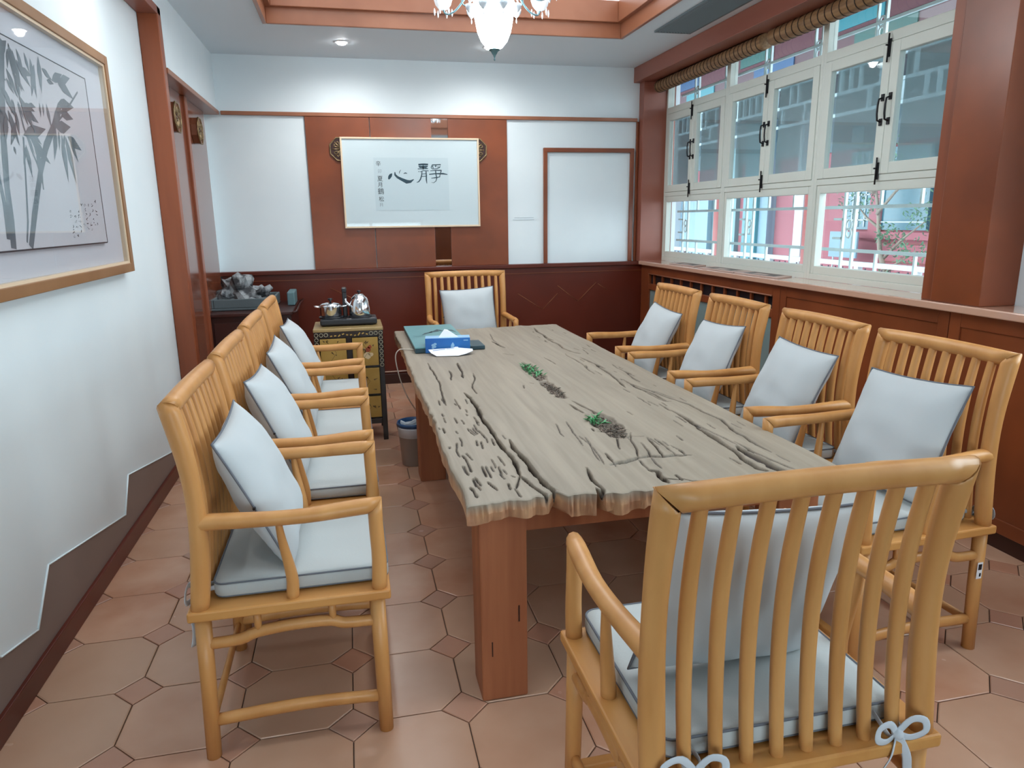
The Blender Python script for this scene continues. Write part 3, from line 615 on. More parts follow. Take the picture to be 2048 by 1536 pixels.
def build_top():
    nx,ny=430,620
    X=np.linspace(TX0,TX1,nx); Y=TY0+(TY1-TY0)*(np.linspace(0,1,ny)**1.25)
    gx,gy=np.meshgrid(X,Y,indexing='ij'); Z=np.zeros_like(gx); DK=np.zeros_like(gx)
    rs=np.random.RandomState(3)
    def vn(fx,fy,seed):   # smooth value noise
        r=np.random.RandomState(seed).rand(64,256)
        u=(gx*fx)%64; v=(gy*fy)%256; i=u.astype(int)%64; j=v.astype(int)%256; a=u-np.floor(u); b=v-np.floor(v); a=a*a*(3-2*a); b=b*b*(3-2*b)
        i2=(i+1)%64; j2=(j+1)%256
        return (r[i,j]*(1-a)+r[i2,j]*a)*(1-b)+(r[i,j2]*(1-a)+r[i2,j2]*a)*b
    wob=(vn(5,7,1)-.5)*.018+(vn(16,26,2)-.5)*.0035
    jit=vn(45,28,5)
    GX=gx+wob
    cr=[([tuple(p) for p in c[0]],c[1]/1000,c[2]/1000) for c in CR]
    for k in range(90):   # fine checks running with the grain
        zone=rs.rand()
        if zone<.45: x=rs.uniform(.33,.52); y=rs.uniform(2.06,3.3)
        elif zone<.75: x=rs.uniform(1.32,1.62); y=rs.uniform(2.06,5.4)
        else: x=rs.uniform(.8,1.3); y=rs.uniform(2.06,2.9)
        l=rs.uniform(.03,.13); cr.append(([(x,y),(x+rs.uniform(-.006,.006),y+l)],rs.uniform(.003,.005),rs.uniform(.005,.009)))
    for pts,w,d in cr:
        n=len(pts)-1
        for k in range(n):
            (ax,ay),(bx_,by)=pts[k],pts[k+1]
            pad=w*2+.02
            xi=np.where((X>min(ax,bx_)-pad)&(X<max(ax,bx_)+pad))[0]; yi=np.where((Y>min(ay,by)-pad)&(Y<max(ay,by)+pad))[0]
            if len(xi)==0 or len(yi)==0: continue
            sl=(slice(xi[0],xi[-1]+1),slice(yi[0],yi[-1]+1))
            px=GX[sl]; py=gy[sl]; dx=bx_-ax; dy=by-ay; L2=dx*dx+dy*dy+1e-12
            t=np.clip(((px-ax)*dx+(py-ay)*dy)/L2,0,1); dist=np.hypot(px-ax-t*dx,py-ay-t*dy)
            T=(k+t)/n; tap=np.clip(np.minimum(T,1-T)*6+.25,0,1)
            ww=np.maximum(w*.78*tap*(.6+.8*jit[sl]),.0028*tap)
            s=np.clip(1-dist/np.maximum(ww,1e-4),0,1)
            s2=np.clip(1-dist/np.maximum(ww*2.6,1e-4),0,1)**2
            Z[sl]=np.minimum(Z[sl],-d*1.25*(s**.5)-d*.3*s2); DK[sl]=np.maximum(DK[sl],np.clip(s*2.6,0,1)*.97)
            DK[sl]=np.maximum(DK[sl],s2*.42)
    # gravel beds
    for (cx,cy,ax,ay,an) in ((1.0,3.90,.045,.26,.02),(.99,3.44,.04,.22,.02),(1.03,2.76,.062,.20,.05)):
        e=((gx-cx-(gy-cy)*an)/ax)**2+((gy-cy)/ay)**2+(jit-.5)*.9; s=np.clip((1.1-e)*2.2,0,1)
        Z=np.minimum(Z,-.013*s); DK=np.maximum(DK,s*.55)
    # broken sunken area at the near end
    e=np.clip((2.30-gy)/.03,0,1)*np.clip((gx-.80)/.04,0,1)*np.clip((1.22-gx)/.05,0,1); Z-=.007*e
    Z+=(vn(9,2.2,8)-.5)*.004+(vn(60,6,9)-.5)*.0012
    # edge rounding and ragged ends
    ex=np.minimum(gx-TX0,TX1-gx); Z-=.006*np.clip(1-ex/.012,0,1)**2
    ey=np.minimum(gy-TY0,TY1-gy); Z-=.004*np.clip(1-ey/.012,0,1)**2
    # y offset at the ends
    def n1(a,seed):
        r=np.random.RandomState(seed).rand(200); i=np.floor(a).astype(int)%200; t=a-np.floor(a); t=t*t*(3-2*t); return r[i]*(1-t)+r[(i+1)%200]*t
    endn=(n1(X*22,4)-.5)*.02+(n1(X*70,6)-.5)*.008
    notch=np.zeros(nx)
    for c,w,d in ((.605,.03,.035),(.745,.012,.05),(1.065,.02,.02),(1.38,.02,.02),(.535,.02,.012)): notch+=d*np.clip(1-np.abs(X-c)/w,0,1)
    off0=endn+notch+np.where((X>.76)&(X<1.2),-.012,0)+np.where(X<.52,-.004,0)
    off1=(n1(X*15,14)-.5)*.05+np.where((X>.8)&(X<1.3),-.03,0)
    w0=np.clip(1-(gy-TY0)/.12,0,1); w1=np.clip(1-(TY1-gy)/.12,0,1)
    gyy=gy+off0[:,None]*w0+off1[:,None]*w1
    sidn=(n1(Y*5,21)-.5)*.012+(n1(Y*18,22)-.5)*.006-.018*np.clip(1-np.abs(Y-3.15)/.25,0,1)*n1(Y*30,23)*-1
    sidr=(n1(Y*4,31)-.5)*.016
    gxx=gx+sidn[None,:]*np.clip(1-(gx-TX0)/.03,0,1)+sidr[None,:]*np.clip(1-(TX1-gx)/.03,0,1)
    V=np.stack([gxx-.98,gyy-3.4,TZ+Z],-1).reshape(-1,3)
    idx=np.arange(nx*ny).reshape(nx,ny)
    F=np.stack([idx[:-1,:-1],idx[1:,:-1],idx[1:,1:],idx[:-1,1:]],-1).reshape(-1,4)
    # bottom
    def under(xi_arr,yi_arr):
        x=X[xi_arr]; y=Y[yi_arr]
        b=(n1(x*18,41)-.5)*.016+(n1(y*10+x*7,42)-.5)*.008
        near=np.clip(1-(y-TY0)/.25,0,1)
        b+=near*(.035*np.clip(1-np.abs(x-.615)/.035,0,1)+.03*np.clip(1-np.abs(x-.755)/.012,0,1)+.02*np.clip(1-np.abs(x-.51)/.03,0,1)*0-.012*((x>.62)&(x<.75))-.012*((x>.79)&(x<.9)))
        return TZ-TT+b
    loop=[(i,0) for i in range(nx)]+[(nx-1,j) for j in range(1,ny)]+[(i,ny-1) for i in range(nx-2,-1,-1)]+[(0,j) for j in range(ny-2,0,-1)]
    li=np.array([a for a,b in loop]); lj=np.array([b for a,b in loop]); n=len(loop)
    top=V[idx[li,lj]]; zb=under(li,lj)
    mid=top.copy(); mid[:,2]=(top[:,2]+zb)/2
    mid[:,0]+=np.where(li==0,-1,np.where(li==nx-1,1,0))*(n1(np.arange(n)*.21,51)-.5)*.008
    mid[:,1]+=np.where(lj==0,-1,0)*(n1(np.arange(n)*.35,52)-.3)*.012
    bot=top.copy(); bot[:,2]=zb
    o1=len(V); V=np.concatenate([V,mid,bot]); a=idx[li,lj]; m1=o1+np.arange(n); b1=o1+n+np.arange(n)
    nxt=np.roll(np.arange(n),-1)
    F2=np.stack([a,m1,m1[nxt],a[nxt]],-1); F3=np.stack([m1,b1,b1[nxt],m1[nxt]],-1)
    faces=F.tolist()+F2.tolist()+F3.tolist()+[list(reversed(b1.tolist()))]
    me=bpy.data.meshes.new('tabletop'); me.from_pydata(V.tolist(),[],faces)
    at=me.attributes.new('dark','FLOAT','POINT'); dk=np.concatenate([DK.reshape(-1),np.zeros(2*n)+.12]); dk[o1:o1+n]=.05; dk[o1+n:]=.1
    at.data.foreach_set('value',dk.astype(np.float32)); sd=np.zeros(len(dk)); sd[o1:]=1; a2=me.attributes.new('side','FLOAT','POINT'); a2.data.foreach_set('value',sd.astype(np.float32))
    me.polygons.foreach_set('use_smooth',[True]*len(F)+[False]*(len(faces)-len(F)))
    me.materials.append(TOPM); o=bpy.data.objects.new('tabletop',me); COL.objects.link(o); o.parent=tb
build_top()
lo=Vector((.98,3.4,0))
def TB(x0,x1,y0,y1,z0,z1,name,m=LEGW,bev=.006): return MB().box(x0-.98,x1-.98,y0-3.4,y1-3.4,z0,z1).build(name,m,tb,bevel=bev)
for x in (.352,1.44):
    for y in (2.095,4.25):
        l_=TB(x,x+.16,y,y+.155,0,.682,'leg')
        if y<3:
            q=MB()
            q.box(x+.035-.98,x+.039-.98,y-.001-3.4,y+.002-3.4,.17,.225); q.box(x+.128-.98,x+.133-.98,y-.001-3.4,y+.002-3.4,.29,.35)
            q.build('mortise_slot',DARK,tb)
TB(.512,1.44,2.13,2.2,.60,.676,'apron'); TB(.512,1.44,4.3,4.36,.58,.664,'apron'); TB(.40,.45,2.25,4.25,.58,.66,'apron'); TB(1.50,1.55,2.25,4.25,.58,.66,'apron')
# gravel + plants
GRN=mat('leaf_green',(58,140,84),.5,c2=(104,176,122),scale=(60,60,60)); DRY=mat('dry_twig',(96,88,78),.7); PG=mat('bed_gravel',(150,134,120),.7,c2=(92,76,66),scale=(40,40,40),contrast=(.45,.55))
def gravel(name,cx,cy,ax,ay,an,n,label):
    q=MB(); r_=random.Random(n)
    for k in range(n):
        a=r_.uniform(0,6.28); rr_=math.sqrt(r_.random())*.88; y=cy+math.sin(a)*rr_*ay; x=cx+(y-cy)*an+math.cos(a)*rr_*ax; s=r_.uniform(.003,.006)
        vs=[Vector(v)*s*r_.uniform(.75,1.2) for v in ((1,0,0),(-1,0,0),(0,1,0),(0,-1,0),(0,0,.7),(0,0,-.7))]; ro=Matrix.Rotation(r_.uniform(0,3),3,'Z')
        q.add([ro@v+Vector((x,y,TZ-.010+r_.uniform(0,.006))) for v in vs],[(0,2,4),(2,1,4),(1,3,4),(3,0,4),(2,0,5),(1,2,5),(3,1,5),(0,3,5)])
    o=q.build(name,PG); return tag(o,label,'gravel',kind='stuff')
gravel('gravel',1.0,3.90,.045,.25,.02,260,'fine gravel filling the crack in the tabletop under the longer green plant')
gravel('gravel',.99,3.44,.038,.21,.02,200,'fine gravel and dry bits in the tabletop crack between the two green plants')
gravel('gravel',1.035,2.74,.058,.19,.05,260,'fine gravel in the tabletop crack under the near green plant')
def plant(name,cx,cy,n,ax,ay,L0,label,m=GRN,lean=1.0):
    t=empty(name,(cx,cy,TZ-.006)); r_=random.Random(n*3+int(cy*10)); q=MB()
    for k in range(n):
        bx_=r_.uniform(-ax,ax); by=r_.uniform(-ay,ay); a=r_.uniform(0,6.28); L_=L0*r_.uniform(.6,1.15); wd=L_*.16
        d=Vector((math.cos(a),math.sin(a),r_.uniform(.35,1.2)*lean)).normalized(); sd=d.cross(Vector((0,0,1))).normalized(); nn=sd.cross(d)
        b=Vector((bx_,by,0)); p1=b+d*L_*.45; tip=b+d*L_+Vector((0,0,-L_*.15))
        q.add([b-sd*wd*.25,b+sd*wd*.25,p1+sd*wd*.6+nn*.002,p1-sd*wd*.6+nn*.002,tip,p1-nn*.003],[(0,1,2,5),(0,5,3),(5,2,4),(3,5,4),(1,0,3,2),(2,3,4)])
    o=q.build('leaves',m,t); o['kind']='stuff'
    q=MB()
    for k in range(4): q.tube([(r_.uniform(-ax,ax)*.5,r_.uniform(-ay,ay)*.5,-.004),(r_.uniform(-ax,ax)*.8,r_.uniform(-ay,ay)*.8,L0*.3)],.0015,5)
    q.build('stem',m,t)
    return tag(t,label,'plant')
plant('small_plant',.995,3.93,75,.035,.17,.04,'long patch of small green leaves growing from the middle crack of the table')
plant('small_plant',1.005,2.83,26,.03,.06,.06,'compact green leafy succulent at the near end of the middle crack')
plant('dry_twigs',.99,3.42,26,.03,.13,.028,'dark dry twigs in the gravel between the two green plants',DRY,.6)
plant('dry_twigs',1.04,2.68,26,.04,.1,.028,'dry brown twigs in the gravel beside the near succulent',DRY,.5)
plant('dry_twigs',.985,4.86,14,.015,.1,.022,'tiny dark dry sprig in the crack near the far end of the table',DRY,.4)
# ================================================================ THINGS ON THE TABLE
TEAL=mat('teal_card',(98,146,152),.4,c2=(108,156,160),scale=(3,3,3)); TEALD=mat('dark_teal',(44,72,82),.45)
bx=empty('presentation_box',(.57,5.13,TZ+.002)); tag(bx,'long flat teal presentation box printed with dark mountains, on the far left table corner','box')
MB().box(-.185,.185,-.49,.49,.0,.030).build('base',TEALD,bx,bevel=.003)
lid=MB().box(-.188,.188,-.493,.493,.0305,.042).build('lid',TEAL,bx,bevel=.003)
def mtn(pts,w): return MB().stroke(pts,w,(0,0,.0422),(1,0,0),(0,1,0),.0005)
q=MB()
for pts,w in (([(-.09,.0),(-.05,.08),(-.02,.10),(.0,.16)],[.005,.03,.03,.004]),([(-.03,.1),(.03,.15),(.05,.24),(.07,.16),(.10,.13),(.13,.15)],[.02,.05,.02,.03,.03,.004]),([(.10,.2),(.14,.18),(.17,.08)],[.01,.03,.006]),([(.08,.02),(.12,-.02),(.165,-.09)],[.004,.035,.006])): q.stroke(pts,w,(0,0,.0422),(1,0,0),(0,1,0),.0005)
q.build('mountain_print',TEALD,lid)
MB().stroke([(-.16,-.02),(-.13,-.06),(-.1,-.055),(-.07,-.05)],.006,(0,0,.0422),(1,0,0),(0,1,0),.0005).build('print',TEALD,lid)
dk=MB().box(.74,.86,4.67,4.91,TZ+.002,TZ+.028).build('remote_box',TEALD,bevel=.004); tag(dk,'small dark flat box half hidden behind the blue tissue box','box')
BLUE=mat('blue_print',(24,92,176),.35,c2=(40,124,200),scale=(3,3,3)); BLUEL=mat('light_blue_print',(150,196,230),.35); WHT=mat('white_paper',(238,240,244),.7)
ts=empty('tissue_box',(.605,4.665,TZ+.002),R(-7)); tag(ts,'blue printed tissue box with a white tissue standing out of its top','tissue box')
bo=MB().box(-.148,.148,-.055,.055,0,.098).build('carton',BLUE,ts,bevel=.002); 
MB().box(-.1475,.1475,-.0545,.0545,.0982,.0988).build('top_panel',BLUEL,ts)
q=MB()
for cx,cz,r_ in ((-.095,.052,.013),(-.083,.06,.010),(-.098,.036,.009),(-.085,.042,.009)): q.prism([(cx+r_*math.cos(a),cz+r_*.8*math.sin(a)) for a in [k*math.pi/6 for k in range(12)]],.0006,(0,-.0552,0),(1,0,0),(0,0,1))
q.prism([(.02,.03),(.035,.028),(.045,.05),(.034,.07),(.026,.06),(.02,.045)],.0006,(0,-.0552,0),(1,0,0),(0,0,1))
q.prism([(.105,.078),(.135,.078),(.135,.084),(.105,.084)],.0006,(0,-.0552,0),(1,0,0),(0,0,1)); q.build('print',BLUEL,ts)
q=MB(); q.add([(-.06,-.02,.099),(.07,-.02,.099),(.065,.02,.099),(-.05,.02,.099),(-.02,.0,.15),(.015,-.006,.135),(.0,.01,.145)],[(0,1,5,4),(1,2,5),(2,3,4,6),(2,6,5),(3,0,4),(4,5,6)],False); q.build('tissue',WHT,ts)
fl=empty('card_flap',(.60,4.512,TZ+.012),R(-4)); fl.rotation_euler=(R(15),0,R(-5))
q=MB(); q.prism([(-.14,.07),(-.125,.02),(-.09,-.03),(.05,-.035),(.10,-.01),(.15,.03),(.15,.06),(.06,.085),(.05,.11),(.02,.085)],.003,(0,0,0),(1,0,0),(0,1,0)); q.build('card',WHT,fl)
q=MB(); q.stroke([(-.11,.05),(-.03,.066)],.005,(0,0,.0032),(1,0,0),(0,1,0)); q.stroke([(-.02,.07),(.03,.078)],.004,(0,0,.0032),(1,0,0),(0,1,0)); q.build('print',BLUE,fl)
tag(fl,'torn white card flap lying in front of the blue tissue box','card')
CORD=mat('beige_cable',(200,190,178),.5); 
q=MB(); q.tube(sm_curve([(.42,4.74,TZ+.006),(.34,4.78,TZ+.008),(.29,4.8,TZ+.004),(.263,4.8,.71),(.272,4.8,.62),(.295,4.8,.52),(.335,4.82,.41),(.40,4.86,.28),(.46,4.9,.12),(.5,4.95,.004)],5),.0038,8); tag(q.build('cable',CORD),'thin beige cable hanging from the far left table edge to the floor','cable')
# bin
bn=empty('waste_bin',(.345,4.62,0)); tag(bn,'pale waste bin with a blue and white liner beside the far left table leg','bin')
BINM=mat('grey_bin_plastic',(150,138,130),.35); LIN=mat('white_liner',(214,224,232),.4); LINB=mat('blue_liner',(44,84,130),.4)
MB().lathe([(.078,0),(.082,.004),(.098,.24),(.1,.243),(.096,.243),(.079,.008),(0,.008)],28).build('body',BINM,bn)
MB().lathe([(.0985,.20),(.102,.26),(.104,.268),(.098,.27)],28).build('liner',LIN,bn); 
MB().lathe([(.104,.268),(.108,.285),(.105,.298),(.098,.296),(.092,.27),(.086,.2)],28).build('rim',LINB,bn)
q=MB(); q.tube(sm_curve([(-.08,.03,.29),(-.03,.0,.275),(.02,.02,.292),(.07,-.03,.288)],4),.012,6,flat=.3); q.tube(sm_curve([(-.06,-.05,.29),(0,-.02,.28),(.05,.04,.292)],4),.01,6,flat=.3); q.build('crumpled_liner',LIN,bn)
# ================================================================ CALLIGRAPHY PICTURE
INK=mat('black_ink',(34,44,54),.7); INKT=mat('dark_teal_ink',(40,70,84),.7); PAPER=mat('picture_mount',(216,230,236),.6); PAPER2=mat('calligraphy_paper',(206,222,229),.7); FRM=mat('pale_wood_frame',(222,200,172),.4)
cp=empty('calligraphy_picture',(0,YB,0)); tag(cp,'framed brush calligraphy of two large Chinese characters in a thin pale wood frame','picture')
YP=-.055
q=MB(); a0,a1,z0,z1=-.022,1.287,1.540,2.370; f_=.016
q.box(a0,a0+f_,YP,-.024,z0,z1); q.box(a1-f_,a1,YP,-.024,z0,z1); q.box(a0+f_,a1-f_,YP,-.024,z1-f_,z1); q.box(a0+f_,a1-f_,YP,-.024,z0,z0+f_); q.build('frame',FRM,cp,bevel=.002)
B(a0+f_,a1-f_,YP+.012,-.024,z0+f_,z1-f_).build('mount',PAPER,cp)
pp=B(.275,.985,YP+.0105,YP+.0118,1.70,2.188).build('paper',PAPER2,cp)
B(a0+f_,a1-f_,YP+.003,YP+.0045,z0+f_,z1-f_).build('glass',GLASSP,cp)
def zc(zx,zy):   # layout of the characters on the sheet
    fy=(zy-135)/1025; lx=225+63*fy; w=1580-45*fy
    return (a0+(zx-lx)/w*(a1-a0), z1-fy*(z1-z0))
def chars(strokes,m,name):
    q=MB()
    for pts,w in strokes:
        P=[zc(*p) for p in pts]
        if hasattr(w,'__len__'): w=[x*.00083 for x in w]
        else: w=w*.00083
        q.stroke(P,w,(0,YP+.0104,0),(1,0,0),(0,0,1),.0006)
    q.build(name,m,pp)
# heart
chars([([(768,604),(778,580),(792,556),(806,538)],[14,34,34,8]),
 ([(838,522),(840,552),(868,580),(915,605),(972,632),(1015,630),(1054,604)],[10,22,26,32,44,30,5]),
 ([(905,496),(890,520),(888,540)],[4,8,4]),([(936,540),(955,532),(976,536)],[5,12,8])],INKT,'heart_character')
# quiet
chars([([(1105,438),(1160,434),(1216,436)],20),([(1108,460),(1212,458)],[14,14]),([(1118,470),(1200,472)],10),([(1098,486),(1215,482)],9),([(1158,424),(1160,495)],10),
 ([(1106,520),(1114,512)],8),([(1122,520),(1160,506),(1222,508)],[6,8,8]),([(1146,515),(1142,560),(1128,605),(1108,632),(1086,640)],[10,12,14,12,6]),([(1192,512),(1196,560),(1196,610),(1202,652)],[12,14,14,6]),([(1146,544),(1192,540)],7),([(1144,572),(1192,570)],7),
 ([(1250,472),(1264,440),(1362,436),(1350,468),(1318,484),(1264,486),(1252,474)],[10,12,12,10,8,8,8]),([(1268,450),(1275,480)],10),([(1308,446),(1300,462)],14),([(1320,464),(1345,462)],6),
 ([(1240,508),(1300,502),(1372,502)],[6,10,12]),([(1368,502),(1358,540),(1348,576)],[12,10,8]),([(1228,548),(1300,540),(1390,540),(1440,550)],[12,12,18,8]),([(1252,592),(1300,586),(1356,576)],[6,12,8]),([(1302,500),(1306,545),(1316,590),(1306,625),(1280,645),(1254,640)],[12,12,12,8,6,3])],INKT,'quiet_character')
for ch_,zx,zy,s in (('辛',652,432,.052),('卯',668,515,.04),('夏',672,600,.055),('月',676,668,.05),('鶴',682,745,.062),('松',688,832,.052)):
    a,b=zc(zx,zy); text(ch_,s,INK if ch_ not in '卯' else mat('faint_ink',(150,166,176),.7),(a,YP+.0102,b),(1,0,0),(0,0,1),'signature_character',pp,.0003)
a,b=zc(688,895); q=MB(); q.stroke([(a-.012,b-.016),(a-.012,b+.016)],.003,(0,YP+.0104,0),(1,0,0),(0,0,1)); q.stroke([(a+.01,b-.016),(a+.01,b+.016)],.003,(0,YP+.0104,0),(1,0,0),(0,0,1)); q.stroke([(a-.012,b+.016),(a+.01,b+.016)],.003,(0,YP+.0104,0),(1,0,0),(0,0,1)); q.stroke([(a-.012,b),(a+.01,b)],.003,(0,YP+.0104,0),(1,0,0),(0,0,1)); q.build('seal_mark',mat('seal_grey',(120,134,146),.7),pp)
# ================================================================ BAMBOO PICTURE
bp_=empty('bamboo_picture',(XL,0,0)); tag(bp_,'large framed ink painting of bamboo hanging on the left wall','picture')
FR2=mat('bronze_wood_frame',(150,110,74),.35,c2=(136,96,60),scale=(4,4,4)); MOUNT=mat('lilac_white_mount',(214,216,226),.6); ART=mat('art_paper',(206,206,214),.7)
y0,y1,z0,z1=2.0,4.235,1.365,2.44; f_=.045; XF=.052
q=MB(); q.box(.002,XF,y0,y0+f_,z0,z1); q.box(.002,XF,y1-f_,y1,z0,z1); q.box(.002,XF,y0+f_,y1-f_,z0,z0+f_); q.box(.002,XF,y0+f_,y1-f_,z1-f_,z1); q.build('frame',FR2,bp_,bevel=.003)
B(.002,.02,y0+f_,y1-f_,z0+f_,z1-f_).build('mount',MOUNT,bp_)
q=MB(); t_=.012; q.box(.02,.045,y0+f_,y0+f_+t_,z0+f_,z1-f_); q.box(.02,.045,y1-f_-t_,y1-f_,z0+f_,z1-f_); q.box(.02,.045,y0+f_+t_,y1-f_-t_,z0+f_,z0+f_+t_); q.box(.02,.045,y0+f_+t_,y1-f_-t_,z1-f_-t_,z1-f_); q.build('inner_frame',FRM,bp_)
art=B(.028,.034,2.25,3.90,1.53,2.275).build('paper',ART,bp_)
q=MB(); q.box(.027,.035,3.90,3.906,1.526,2.279); q.box(.027,.035,2.244,3.90,1.524,1.53); q.box(.027,.035,2.244,3.906,2.275,2.279); q.build('paper_edge',INK,art)
B(.040,.0415,y0+f_,y1-f_,z0+f_,z1-f_).build('glass',glass('large_picture_glass',(252,253,253),.09),bp_)
INKM=mat('grey_ink_wash',(118,132,142),.7,c2=(84,94,104),scale=(1,5,5)); INKL=mat('pale_ink_wash',(150,164,174),.7)
ST= [[[[2.875,1.535],[2.891,1.631],[2.903,1.751],[2.925,1.851],[2.949,1.951],[2.98,2.052],[3.017,2.155],[3.052,2.258]],0.045],[[[2.846,1.568],[2.861,1.684],[2.854,1.762],[2.854,1.877]],0.028],[[[2.991,1.553],[3.028,1.63],[3.072,1.793],[3.108,1.935]],0.013],[[[3.018,1.535],[3.095,1.652],[3.216,1.816],[3.31,1.92],[3.423,2.007],[3.524,2.097]],0.04],[[[3.106,2.051],[3.126,1.972],[3.164,1.892],[3.223,1.809],[3.218,1.75]],0.012],[[[3.423,2.007],[3.588,2.09],[3.777,2.199]],0.01]]
LV= [[[2.915,2.036],[2.929,1.958]],[[2.947,2.044],[2.959,1.965]],[[2.987,2.05],[2.963,1.969]],[[3.069,2.059],[3.065,1.995]],[[3.109,2.059],[3.137,2.001]],[[3.13,2.048],[3.273,2.004]],[[3.16,2.059],[3.252,2.044]],[[3.207,2.066],[3.268,2.061]],[[3.311,2.083],[3.304,2.029]],[[3.345,2.086],[3.335,2.037]],[[3.38,2.091],[3.398,1.996]],[[3.114,1.943],[3.335,1.989]],[[3.141,1.946],[3.186,1.879]],[[3.118,1.909],[3.132,1.79]],[[3.115,1.901],[3.072,1.835]],[[3.172,1.935],[3.329,1.854]],[[3.194,1.923],[3.229,1.846]],[[3.217,1.911],[3.218,1.75]],[[3.162,1.976],[3.269,1.923]],[[3.423,2.007],[3.554,2.117]],[[3.508,2.11],[3.695,2.121]],[[3.517,2.08],[3.667,2.068]],[[3.445,2.009],[3.62,2.03]],[[3.442,2.001],[3.378,1.872]],[[3.472,1.997],[3.449,1.917]],[[3.499,1.984],[3.498,1.793]],[[3.542,1.981],[3.59,1.789]],[[3.566,1.984],[3.716,1.941]],[[3.587,1.978],[3.655,1.885]],[[3.534,1.988],[3.495,1.921]],[[3.425,2.188],[3.496,2.185]],[[3.48,2.197],[3.607,2.243]],[[3.572,2.213],[3.698,2.243]],[[3.513,2.226],[3.709,2.156]],[[3.285,2.241],[3.293,2.1]],[[3.315,2.225],[3.247,2.1]],[[3.369,2.265],[3.35,2.124]],[[3.091,2.261],[2.966,2.171]],[[3.106,2.257],[3.117,2.12]],[[3.127,2.229],[3.159,2.1]],[[3.053,2.162],[3.115,2.073]],[[3.004,2.153],[2.93,2.076]],[[3.168,2.251],[3.204,2.17]],[[3.014,2.256],[3.047,2.187]],[[3.236,2.251],[3.261,2.18]],[[3.391,2.226],[3.48,2.197]],[[3.011,1.892],[3.02,1.865]],[[2.948,2.123],[3.037,2.12]],[[3.04,2.127],[3.086,2.082]],[[3.176,2.185],[3.277,2.176]]]
q=MB()
for pts,w in ST: q.stroke([(max(2.26,p[0]),p[1]) for p in pts],[w*(1.05 if i%2 else .9) for i in range(len(pts))],(.0342,0,0),(0,1,0),(0,0,1),.0004)
for (x,y) in ((2.5,1),(2.36,1)):
    q.stroke([(x,1.54),(x+.02,1.8),(x-.01,2.27)],.04,(.0342,0,0),(0,1,0),(0,0,1),.0004)
q.build('bamboo_stalks',INKM,art)
q=MB(); r_=random.Random(5)
LV2=list(LV)
for k in range(85):
    a=r_.uniform(2.3,3.15); b=r_.uniform(1.98,2.25); LV2.append([[a,b],[a+r_.uniform(-.09,.1),b-r_.uniform(.04,.12)]])
for k,(a,b) in enumerate(LV2):
    a=(max(2.26,min(a[0],3.86)),min(a[1],2.265)); b=(max(2.26,min(b[0],3.86)),b[1]); 
    m_=((a[0]*.55+b[0]*.45),(a[1]*.55+b[1]*.45)); L_=math.hypot(b[0]-a[0],b[1]-a[1]); w=min(.055,max(.018,L_*.3))
    q.stroke([a,((a[0]*3+b[0])/4,(a[1]*3+b[1])/4),m_,b],[.003,w*.8,w,.001],(.0344,0,0),(0,1,0),(0,0,1),.0003+.00001*k)
q.build('bamboo_leaves',INKM,art)
q=MB()
for c in range(8):
    y=3.80-c*.047
    for k in range(6):
        z=1.70-k*.021-(.03 if c>4 else 0)+(.02 if c<2 else 0)
        if r_.random()<.2: continue
        for s in range(3):
            q.stroke([(y+r_.uniform(-.014,.014),z+r_.uniform(-.008,.008)),(y+r_.uniform(-.014,.014),z+r_.uniform(-.008,.008))],r_.uniform(.0015,.004),(.0344,0,0),(0,1,0),(0,0,1),.0004)
q.build('inscription',INK,art)
# ================================================================ GOLD CABINET
gc=empty('gold_cabinet',(-.042,5.41,0)); tag(gc,'small gold-leaf and black lacquer cabinet with painted flower drawers at the back left','cabinet')
W_,Dp=.247,.21
def gb(x0,x1,y0,y1,z0,z1,name,m,par=gc,bev=.002): return MB().box(x0,x1,y0,y1,z0,z1).build(name,m,par,bevel=bev)
gb(-W_,W_,-Dp,Dp,.835,.858,'top',mat('gold_top',(158,134,88),.3,metal=.2),gc,.004)
gb(-W_+.03,W_-.03,-Dp+.03,Dp-.01,.16,.834,'carcass',LACB)
for sx in (-1,1):
    for sy in (-1,1): 
        q=MB(); q.box(sx*(W_-.02)-.018,sx*(W_-.02)+.018,sy*(Dp-.02)-.018,sy*(Dp-.02)+.018,0,.835); q.build('leg',LACB,gc,bevel=.003)
gb(-W_+.038,W_-.038,-Dp+.004,-Dp+.03,.79,.834,'top_rail',LACB); gb(-W_+.038,W_-.038,-Dp+.004,-Dp+.03,.13,.17,'bottom_rail',LACB)
gb(-.018,.018,-Dp+.004,-Dp+.03,.17,.79,'centre_stile',LACB)
FLR=mat('flower_red',(158,70,40),.6); FLC=mat('flower_cream',(214,190,150),.6); LFD=mat('leaf_brown',(70,52,34),.6)
rows=[(.575,.785),(.36,.555),(.18,.34)]
YDF=-Dp+.006
